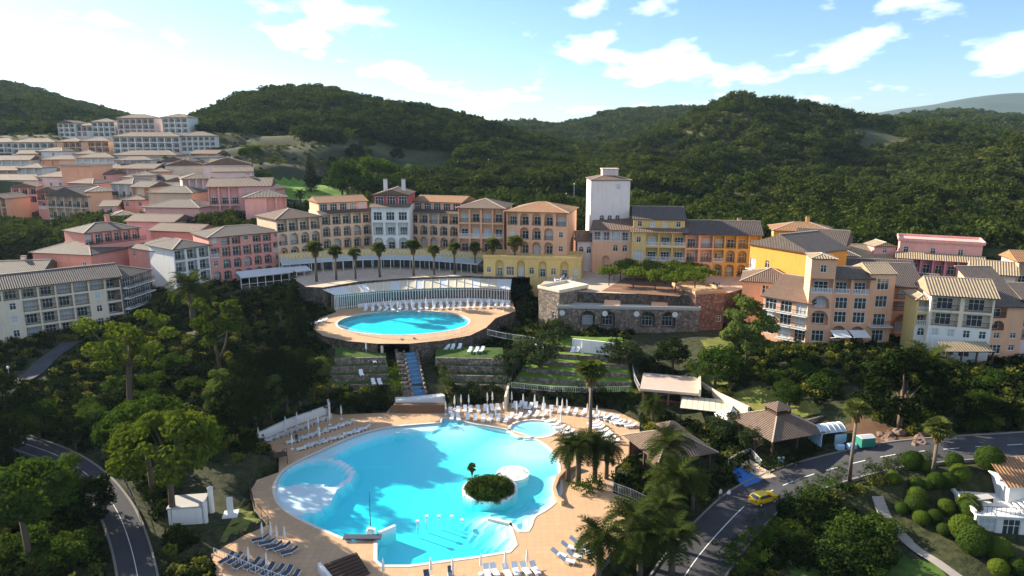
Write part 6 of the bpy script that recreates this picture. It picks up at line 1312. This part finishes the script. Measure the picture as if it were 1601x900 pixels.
# plaza benches, pergola, cafe furniture
for k, (px, py) in enumerate([(763,428),(787,429),(817,431),(838,432)]):
    o = empty('bench', P(px, py, 14), 0, 'pale bench on the plaza edge, %s from the left' % ORD[k], 'bench', 'benches on the plaza'); b = MB(); b.box(-1.1,-.3,.4,1.1,.3,.52); b.obj('seat', M_SALMON, o)
    for x in (-.9,.9): b = MB(); b.box(x-.1,-.25,0,x+.1,.25,.4); b.obj('leg', M_SALMON, o)
A = atY(958,170,14); o = empty('plaza_pergola', A, 0, 'dark glass-roofed pergola in front of the yellow and red houses', 'pergola')
for k in range(12): b = MB(); b.box(k*1.5,-2.2,2.9+.0,k*1.5+1.45,2.2,2.96); b.obj('roof_panel', M_CAN if k % 3 else M_SLING, o); b = MB(); b.box(k*1.5-.06,-2.2,0,k*1.5+.06,-2.08,2.9); b.obj('post', M_RAIL, o)
for k in range(2):
    o = empty('awning', atY(1297+k*29,132,10.6), 0, 'white shop-style awning, %s of two under the pink house' % ['left','right'][k], 'awning', 'awnings under the pink house'); b = MB(); b.face([(0,-2.4,.2),(3.2,-2.4,.2),(3.2,0,1.0),(0,0,1.0)]); b.face([(0,0,.95),(3.2,0,.95),(3.2,-2.4,.15),(0,-2.4,.15)]); b.obj('cloth', M_AWN2, o); b = MB(); b.bar((0,-2.4,.15),(3.2,-2.4,.15),.08); b.bar((.1,0,-.6),(.1,-2.3,.15),.06); b.bar((3.1,0,-.6),(3.1,-2.3,.15),.06); b.obj('frame', M_PLAS, o)
A = atY(1462,121,9); o = empty('porch_roof', A, 0, 'tiled porch roof on posts at the foot of the white house', 'porch'); b = MB(); slope_roof(b, [(0,-2.8,2.5),(8.6,-2.8,2.5),(8.6,0,3.5),(0,0,3.5)], [(0,0,3.5),(8.6,0,3.5)]); b.box(0,-2.7,2.3,8.6,-.05,2.44,1); b.obj('roof', [M_TILE_L, M_WOOD], o)
for x in (.2,2.9,5.6,8.4): b = MB(); b.box(x-.12,-2.7,-.5,x+.12,-2.46,2.4); b.obj('post', M_WOOD, o)
for k, (px, py) in enumerate([(1092,452),(1100,447),(1110,454),(1118,448),(1104,460),(1120,458),(880,436),(892,440),(872,441)]):
    o = empty('cafe_table', P(px, py, 14), rng.uniform(0, 3), 'cafe table with chairs %s, %s from the left' % ('right of the plane trees' if k < 6 else 'on the left bastion terrace', ORD[[0,1,3,4,2,5,1,2,0][k]]), 'table', 'cafe tables'); b = MB(); b.lathe([(.3,0),(.05,.05),(.05,.7),(.45,.72),(.45,.75),(.01,.76)], 10); b.obj('table', M_PLAS if k > 5 else M_WOOD, o)
    for a_ in range(4): b = MB(); b.box(-.22,.62,.4,.22,1.04,.46); b.box(-.22,1.0,.46,.22,1.05,.9); [b.box(x-.02,y-.02,0,x+.02,y+.02,.4) for x in (-.2,.2) for y in (.64,1.02)]; b.obj('chair', M_SLING if k < 6 else M_PLAS, o, (0,0,0), a_*math.pi/2)
# street lamps
for k, (px, py, pt) in enumerate([(716,282,253),(764,278,250),(896,310,285),(885,330,303),(897,335,288),(18,610,580)]):
    p, h = top(px, py, pt); o = empty('street_lamp', p, 0, 'slender street lamp, %s' % ['on the hill road, left one','on the hill road, right one','left of the tower, nearest','left of the tower, lowest','left of the tower, tallest','with two globes beside the left road'][k], 'street lamp', 'street lamps'); h = max(h, 4); b = MB(); b.tube([(0,0,-.3),(0,0,h)], [.1,.06], 6); b.obj('pole', M_CONC, o); b = MB(); b.lathe([(.05,h-.1),(.25,h+.1),(.2,h+.35),(.02,h+.45)], 8); b.obj('lamp_head', M_PLAS, o)
# stone path and steps at right, rocks
M_PATH = mat('stone_path', (.34,.30,.26), .9, .2, 1.2, .2)
pl = [G(*q) for q in [(1372,775),(1385,805),(1402,835),(1430,860),(1465,880),(1505,905)]]; PATHS.append((pl, 1.0)); pl = [Vector(p) for p in smooth_loop([tuple(p) for p in pl], 6, False)]
sr = strip('stone_path', pl, .7, -.7, .18, M_PATH)
for k in range(16):
    p, q2 = pl[k], pl[k+1]; b = MB(); d = (q2-p); n = Vector((-d.y, d.x, 0)).normalized()*.75; m_ = p.lerp(q2, .5); U = Vector((0,0,.26)); L2 = d*.42; b.face([m_-L2-n+U, m_-L2+n+U, m_+L2+n+U, m_+L2-n+U][::-1]); b.face([m_-L2-n+U-Vector((0,0,.3)), m_-L2-n+U, m_+L2-n+U, m_+L2-n+U-Vector((0,0,.3))]); b.obj('slab', M_PATH, sr)
st = [G(*q) for q in [(1476,690),(1474,665),(1468,640),(1462,615)]]; o = empty('garden_steps', st[0], 0, 'long stone garden steps climbing beside the broad evergreen', 'steps'); PATHS.append((st, 1.3)); sp_ = [Vector(p) for p in smooth_loop([tuple(p) for p in st], 8, False)]
for k, p in enumerate(sp_): p = p-st[0]; b = MB(); b.box(p.x-1.2,p.y-.45,p.z-.6,p.x+1.2,p.y+.45,p.z+.25); b.obj('step', M_PATH, o)
M_ROCK = mat('boulder_rock', (.17,.115,.085), .95, .3, 1.5, .6, 3)
for k in range(22):
    px, py = lerp(1372,1448,rng.random()), rng.uniform(676,700); p = G(px, py); s = rng.uniform(.35,.8); b = MB(); r3 = random.Random(k)
    rings = [(.0,-.3),(.7,-.25),(1,.1),(.8,.55),(.35,.8),(0.02,.85)]; b.lathe([(a*s, z*s) for a, z in rings], 7); me = b.mesh('boulder', [M_ROCK]); 
    for v in me.vertices: v.co *= r3.uniform(.8,1.2)
    tag(inst('boulder', me, None, p, r3.uniform(0,6), (1.3,1,1)), 'brown boulder in the rockery beside the road', 'rock', 'boulders of the roadside rockery')
# villa at the lower right
A = P(1522, 838, -.6); o = empty('garden_villa', A, -.12, 'white villa with blue shutters, orange roof and railed roof terrace at lower right', 'house'); FOOT.append([(A.x-1,A.y-1),(A.x+16,A.y-3),(A.x+16,A.y+9),(A.x-1,A.y+9)])
BV = Bld(); BV.root = o; BV.wall = MB(); facade(BV, (0,0,0), 0, 14, ['WWWWW'], [3.0]); facade(BV, (0,8,0), -math.pi/2, 8, ['...'], [3.0]); BV.wall.face([(0,0,2.99),(14,0,2.99),(14,8,2.99),(0,8,2.99)]); BV.wall.box(0,-.0,-3,14,8,-.01); BV.wall.box(5.2,3.2,3.0,14,8,5.6); BV.wall.obj('wall', M_OFFW, o)
b = MB(); b.box(-.3,-.5,3.0,14,.0,3.15); b.box(-.3,0,3.0,0,8,3.5); b.obj('terrace_edge', M_OFFW, o); b = MB(); slope_roof(b, [(4.6,2.6,5.6),(14.4,2.6,5.6),(14.4,8.4,7.2),(4.6,8.4,7.2)], [(4.6,8.4,7.2),(14.4,8.4,7.2)]); b.box(4.7,2.7,5.4,14.3,8.3,5.58,1); b.obj('roof', [M_TILE_O, M_OFFW], o)
for k in range(8): b = MB(); b.bar((5.3+k*.5,.2,3.05+k*.22),(5.3+k*.5,3.2,3.05+k*.22),.3,.12); b.obj('stair_tread', M_OFFW, o)
for a, c in (((.1,.1,3.1),(.1,7.8,3.1)),((.1,7.8,3.1),(5,7.8,3.1)),((.1,.1,3.1),(5,.1,3.1))):
    b = MB(); a, c = Vector(a), Vector(c); U = Vector((0,0,1)); b.bar(a+U, c+U, .06); n = int((c-a).length/.5); [b.bar(a.lerp(c,i/n), a.lerp(c,i/n)+U, .04) for i in range(n+1)]; b.obj('railing', M_RAIL, o)
o = empty('roof_table', A+Vector((2.6,3.0,3.05)), .2, 'low table on the roof terrace of the garden villa', 'table'); b = MB(); b.box(-1.3,-.6,.62,1.3,.6,.7); b.obj('table_top', M_CONC, o)
for x in (-1.1,1.1): b = MB(); b.box(x-.06,-.5,0,x+.06,.5,.62); b.obj('leg', M_RAIL, o)
# people
M_SKIN = mat('skin', (.50,.30,.21), .6, .05); M_HAIR = mat('dark_hair', (.03,.02,.015), .7)
def person(label, p, rz, shirt, trous, step=.18):
    v = [(0,0,.95),(0,0,1.15),(0,0,1.38),(0,.01,1.50),(0,.0,1.56),(0,-.02,1.68),(.09,0,.9),(.10,-step*.6,.5),(.10,-step,.08),(.10,-step-.16,.04),(-.09,0,.9),(-.10,step*.3,.5),(-.10,step,.08),(-.10,step-.16,.04),(.19,0,1.38),(.24,.04,1.12),(.25,-.06,.88),(.25,-.09,.80),(-.19,0,1.38),(-.24,.0,1.12),(-.25,-.1,.90),(-.25,-.13,.82)]
    e = [(0,1),(1,2),(2,3),(3,4),(4,5),(0,6),(6,7),(7,8),(8,9),(0,10),(10,11),(11,12),(12,13),(2,14),(14,15),(15,16),(16,17),(2,18),(18,19),(19,20),(20,21)]
    rad = [.14,.13,.15,.07,.06,.10,.09,.065,.045,.04,.09,.065,.045,.04,.06,.045,.035,.04,.06,.045,.035,.04]
    me = bpy.data.meshes.new('person'); me.from_pydata(v, e, []); o = bpy.data.objects.new('person', me); link(o, None, p, rz); tag(o, label, 'person')
    md = o.modifiers.new('skin', 'SKIN')
    if not me.skin_vertices: me.attributes  # layer is added with the modifier below
    import bmesh
    bm = bmesh.new(); bm.from_mesh(me); ly = bm.verts.layers.skin.verify(); bm.verts.ensure_lookup_table()
    for i, vv in enumerate(bm.verts): vv[ly].radius = (rad[i], rad[i]); vv[ly].use_root = (i == 0)
    bm.to_mesh(me); bm.free(); o.modifiers.new('sub', 'SUBSURF').levels = 1
    m = bpy.data.materials.new('clothed_figure'); m.use_nodes = True; nt = m.node_tree; bs = nt.nodes['Principled BSDF']; bs.inputs['Roughness'].default_value = .8
    tc = nt.nodes.new('ShaderNodeTexCoord'); sp = nt.nodes.new('ShaderNodeSeparateXYZ'); nt.links.new(tc.outputs['Object'], sp.inputs[0]); rp = nt.nodes.new('ShaderNodeValToRGB'); mr = nt.nodes.new('ShaderNodeMath'); mr.operation = 'DIVIDE'; mr.inputs[1].default_value = 1.8; nt.links.new(sp.outputs[2], mr.inputs[0]); nt.links.new(mr.outputs[0], rp.inputs[0]); rp.color_ramp.interpolation = 'CONSTANT'
    el = rp.color_ramp.elements; el[0].position = 0; el[0].color = (.05,.04,.04,1); el[1].position = .06; el[1].color = (*trous,1)
    for ps, c in ((.54, shirt), (.83, (.50,.30,.21)), (.955, (.04,.025,.02))): x = el.new(ps); x.color = (*c, 1)
    nt.links.new(rp.outputs[0], bs.inputs['Base Color']); me.materials.append(m)
    b = MB(); b.lathe([(.02,1.62),(.105,1.68),(.10,1.75),(.05,1.81),(.01,1.82)], 10, c=(0,.015)); b.obj('hair', M_HAIR, o, smooth=True)
for lb, px, py, z, rz, s, t in [('person in a light top walking at the road junction, left of a pair',1126,781,-.5,.4,(.55,.5,.45),(.06,.06,.08)),('person in a white shirt walking at the road junction, right of a pair',1139,782,-.5,.3,(.7,.7,.72),(.10,.10,.14)),('person in dark clothes standing among the left loungers',464,692,0,1,(.03,.03,.04),(.02,.02,.03)),('person in blue on the plaza near the bench',815,424,14,0,(.1,.15,.3),(.05,.05,.08)),('person in pale clothes on the plaza right of the one in blue',825,423,14,.6,(.6,.55,.5),(.2,.2,.25)),('person in red at the gatehouse archway',922,419,14,1.2,(.35,.05,.05),(.05,.05,.06))]:
    person(lb, P(px, py, z), rz, s, t)
# haze
b = MB(); b.box(-5300,-650,-70,5300,6500,385); o = b.obj('haze', []); tag(o, kind='stuff'); m = bpy.data.materials.new('haze'); m.use_nodes = True; nt = m.node_tree; nt.nodes.clear(); out = nt.nodes.new('ShaderNodeOutputMaterial'); pv = nt.nodes.new('ShaderNodeVolumePrincipled'); pv.inputs['Color'].default_value = (.55,.78,1,1); pv.inputs['Density'].default_value = HAZE; pv.inputs['Anisotropy'].default_value = .25; nt.links.new(pv.outputs[0], out.inputs['Volume']); o.data.materials.append(m)
# ---------------------------------------------------------------- forests and undergrowth (uncountable)
def scatter_nodes(name, sources):
    ng = bpy.data.node_groups.new(name, 'GeometryNodeTree'); N = ng.nodes.new; L = ng.links.new
    ng.interface.new_socket('Geometry', in_out='INPUT', socket_type='NodeSocketGeometry'); ng.interface.new_socket('Geometry', in_out='OUTPUT', socket_type='NodeSocketGeometry')
    gi, go = N('NodeGroupInput'), N('NodeGroupOutput'); ip = N('GeometryNodeInstanceOnPoints'); jn = N('GeometryNodeJoinGeometry')
    for s in reversed(sources):
        oi = N('GeometryNodeObjectInfo'); oi.inputs['Object'].default_value = s; oi.inputs['As Instance'].default_value = True; L(oi.outputs['Geometry'], jn.inputs[0])
    def attr(n, t):
        a = N('GeometryNodeInputNamedAttribute'); a.data_type = t; a.inputs['Name'].default_value = n; return a.outputs['Attribute']
    L(gi.outputs[0], ip.inputs['Points']); L(jn.outputs[0], ip.inputs['Instance']); ip.inputs['Pick Instance'].default_value = True
    L(attr('pick', 'INT'), ip.inputs['Instance Index']); L(attr('size', 'FLOAT_VECTOR'), ip.inputs['Scale'])
    cb = N('ShaderNodeCombineXYZ'); L(attr('turn', 'FLOAT'), cb.inputs[2]); er = N('FunctionNodeEulerToRotation'); L(cb.outputs[0], er.inputs[0]); L(er.outputs[0], ip.inputs['Rotation'])
    L(ip.outputs[0], go.inputs[0]); return ng
def scatter(name, label, pts, sources, seed, smin, smax, cat='vegetation', parent=None):
    r = np.random.default_rng(seed); n = len(pts); me = bpy.data.meshes.new(name); me.from_pydata([tuple(p) for p in pts], [], [])
    a = me.attributes.new('pick', 'INT', 'POINT'); a.data.foreach_set('value', r.integers(0, len(sources), n).astype(np.int32))
    s = r.uniform(smin, smax, n); sc = np.stack([s*r.uniform(.85, 1.25, n), s*r.uniform(.85, 1.25, n), s*r.uniform(.8, 1.2, n)], 1)
    a = me.attributes.new('size', 'FLOAT_VECTOR', 'POINT'); a.data.foreach_set('vector', sc.astype(np.float32).ravel())
    a = me.attributes.new('turn', 'FLOAT', 'POINT'); a.data.foreach_set('value', r.uniform(0, 6.28, n).astype(np.float32))
    o = link(bpy.data.objects.new(name, me)); md = o.modifiers.new('scatter', 'NODES'); md.node_group = scatter_nodes(name, sources)
    return tag(o, label, cat, kind='stuff')
def proto(key, name, label, m, seed, n, rx, rz, zc, r0, r1, dens, size, px, py, h0, low=-.9):
    me = leaves_mesh('foliage', clumps_ell(seed, n, rx, rz, zc, r0, r1, .5, low), dens, size, m, seed)
    o = inst(name, me, None, G(px, py), 0, h0); return tag(o, label, 'shrub' if rz < 1.2 else 'tree')
S1 = proto('s1', 'maquis_bush', 'low dark maquis bush on the bank left of the deck', L_MAQ, 101, 9, 1.0, .6, .5, .45, .75, 34, .26, 372, 720, 1.0, -.4)
S2 = proto('s2', 'maquis_bush', 'lighter maquis bush beside the steps left of the pool', L_OLIVE, 102, 9, 1.0, .7, .55, .4, .7, 34, .26, 330, 700, 1.0, -.4)
S3 = proto('s3', 'holm_oak', 'small holm oak above the left deck wall', L_WOOD, 103, 13, 1.9, 1.5, 2.0, .7, 1.15, 26, .36, 420, 650, 1.0, -.8)
S4 = proto('s4', 'stone_pine', 'small stone pine on the slope left of the cascade', L_WOOD, 104, 14, 2.2, 1.1, 3.0, .7, 1.1, 26, .36, 505, 590, 1.0, -.5)
S5 = proto('s5', 'dark_bush', 'low blackish bush at the foot of the left evergreen bank', L_DARK, 105, 9, 1.0, .6, .5, .45, .75, 40, .24, 385, 700, 1.0, -.4)
GOLF = [bbox(l) for l in LAWNS[:2]]
def hill_points(key, n, seed, tmax=1.04, thin=.0, cull=None):
    X, Y, Z = HILLS[key]; r = np.random.default_rng(seed); nr, nt = X.shape; out = []
    D = np.hypot(X[:, nt//2], Y[:, nt//2])
    rad = np.sqrt(r.uniform(D[1]**2, D[int((nr-1)*tmax/1.35)]**2, n)); ii = np.interp(rad, D, np.arange(nr)); jj = r.uniform(0, nt-1.01, n)
    i0 = np.minimum(ii.astype(int), nr-2); j0 = jj.astype(int); u = (ii-i0); v = jj-j0
    f = lambda A: (A[i0, j0]*(1-v)+A[i0, j0+1]*v)*(1-u)+(A[i0+1, j0]*(1-v)+A[i0+1, j0+1]*v)*u
    P3 = np.stack([f(X), f(Y), f(Z)-.2], 1); keep = []
    for p in P3:
        if p[2] < ground(p[0], p[1])-.3 or (p[1] < 420 and any(bb[0]-5 < p[0] < bb[1]+5 and bb[2]-14 < p[1] < bb[3]+3 for bb in GOLF)) or (p[0] < -.30*p[1] and p[1] < 410 and math.hypot(p[0], p[1]) < 440): keep.append(False); continue
        keep.append(noise.noise(Vector((p[0]*.013, p[1]*.013, seed))) > -.55+thin*r.random() and r.random() > thin*.4)
    return P3[np.array(keep)]
scatter('forest_left_hill', 'hazy wooded slope of the far left hill', hill_points('hill_left', 16000, 1), [S3, S3, S4], 1, 1.5, 2.6, 'forest')
scatter('forest_centre_hill', 'dense dark wood covering the rounded hill behind the village', hill_points('hill_centre', 15000, 2), [S3, S4, S3], 2, 1.2, 2.4, 'forest')
scatter('forest_back_hill', 'wooded far ridge between the two nearer hills', hill_points('hill_back', 9000, 3), [S3, S4], 3, 2.2, 3.6, 'forest')
scatter('maquis_right_hill', 'olive-green maquis scrub covering the broad right hill', hill_points('hill_right', 52000, 4, thin=.25), [S1, S2, S1, S1, S2, S1, S3], 4, .9, 1.9, 'scrub')
scatter('forest_far_right', 'dark woods on the far ridge at right', hill_points('hill_far_right', 9000, 5), [S3, S4], 5, 2.6, 4.2, 'forest')
# undergrowth round the site, kept off paving, buildings, roads and lawns
BARE = [[Gxy(*q) for q in l] for l in ([(1385,722),(1500,712),(1601,705),(1640,880),(1601,905),(1490,905),(1440,860),(1395,790)], [(285,720),(400,715),(425,760),(410,840),(330,860),(285,830)])]
KEEP = [DECK, UPDECK, PLAZA]+FOOT+LAWNS+BARE
KB = [(k, bbox(k)) for k in KEEP]
def free(x, y, mg=.9):
    for k, bb in KB:
        if bb[0]-mg < x < bb[1]+mg and bb[2]-mg < y < bb[3]+mg and (inside(k, x, y) or loop_dist((x, y), k) < mg): return False
    for line, hw in ROADS:
        for a, b in zip(line, line[1:]):
            if abs(x-(a.x+b.x)/2) < 60 and abs(y-(a.y+b.y)/2) < 60 and seg_dist((x, y), a, b)[0] < hw+mg+.6: return False
    for line, hw in PATHS:
        for a, b in zip(line, line[1:]):
            if seg_dist((x, y), a, b)[0] < hw+mg: return False
    return True
r = random.Random(8); pts = []; pts2 = []; pts3 = []
for k in range(26000):
    y = math.sqrt(r.uniform(50**2, 235**2)); x = r.uniform(-.82, .82)*y
    if abs(x) > 190 or not free(x, y): continue
    n = noise.noise(Vector((x*.05, y*.05, 1.3)))
    if y < 205 and n < -.28 and x > 20: continue
    (pts if y < 205 else pts2).append((x, y, ground(x, y)-.1))
scatter('undergrowth', 'dark ground-covering shrubs on the banks between the buildings and pools', pts, [S5, S5, S1, S5], 6, .55, 1.2, 'undergrowth')
for k in range(15000):
    y = math.sqrt(r.uniform(205**2, 450**2)); x = r.uniform(-.85, .85)*y
    if not free(x, y, 1.8) or any(bb[0]-3 < x < bb[1]+3 and bb[2]-16 < y < bb[3] for bb in GOLF): continue
    if x < -.22*y-10 and y < 400:
        if r.random() < .5: pts3.append((x, y, ground(x, y)-.2))
        continue
    pts2.append((x, y, ground(x, y)-.2))
scatter('wood_behind_hotel', 'mixed dark wood filling the valley behind the hotel', pts2, [S3, S4, S1, S3], 7, .8, 1.9, 'forest')
scatter('village_gardens', 'low garden shrubs between the houses of the hillside village', pts3, [S1, S5, S1], 9, .6, 1.15, 'undergrowth')
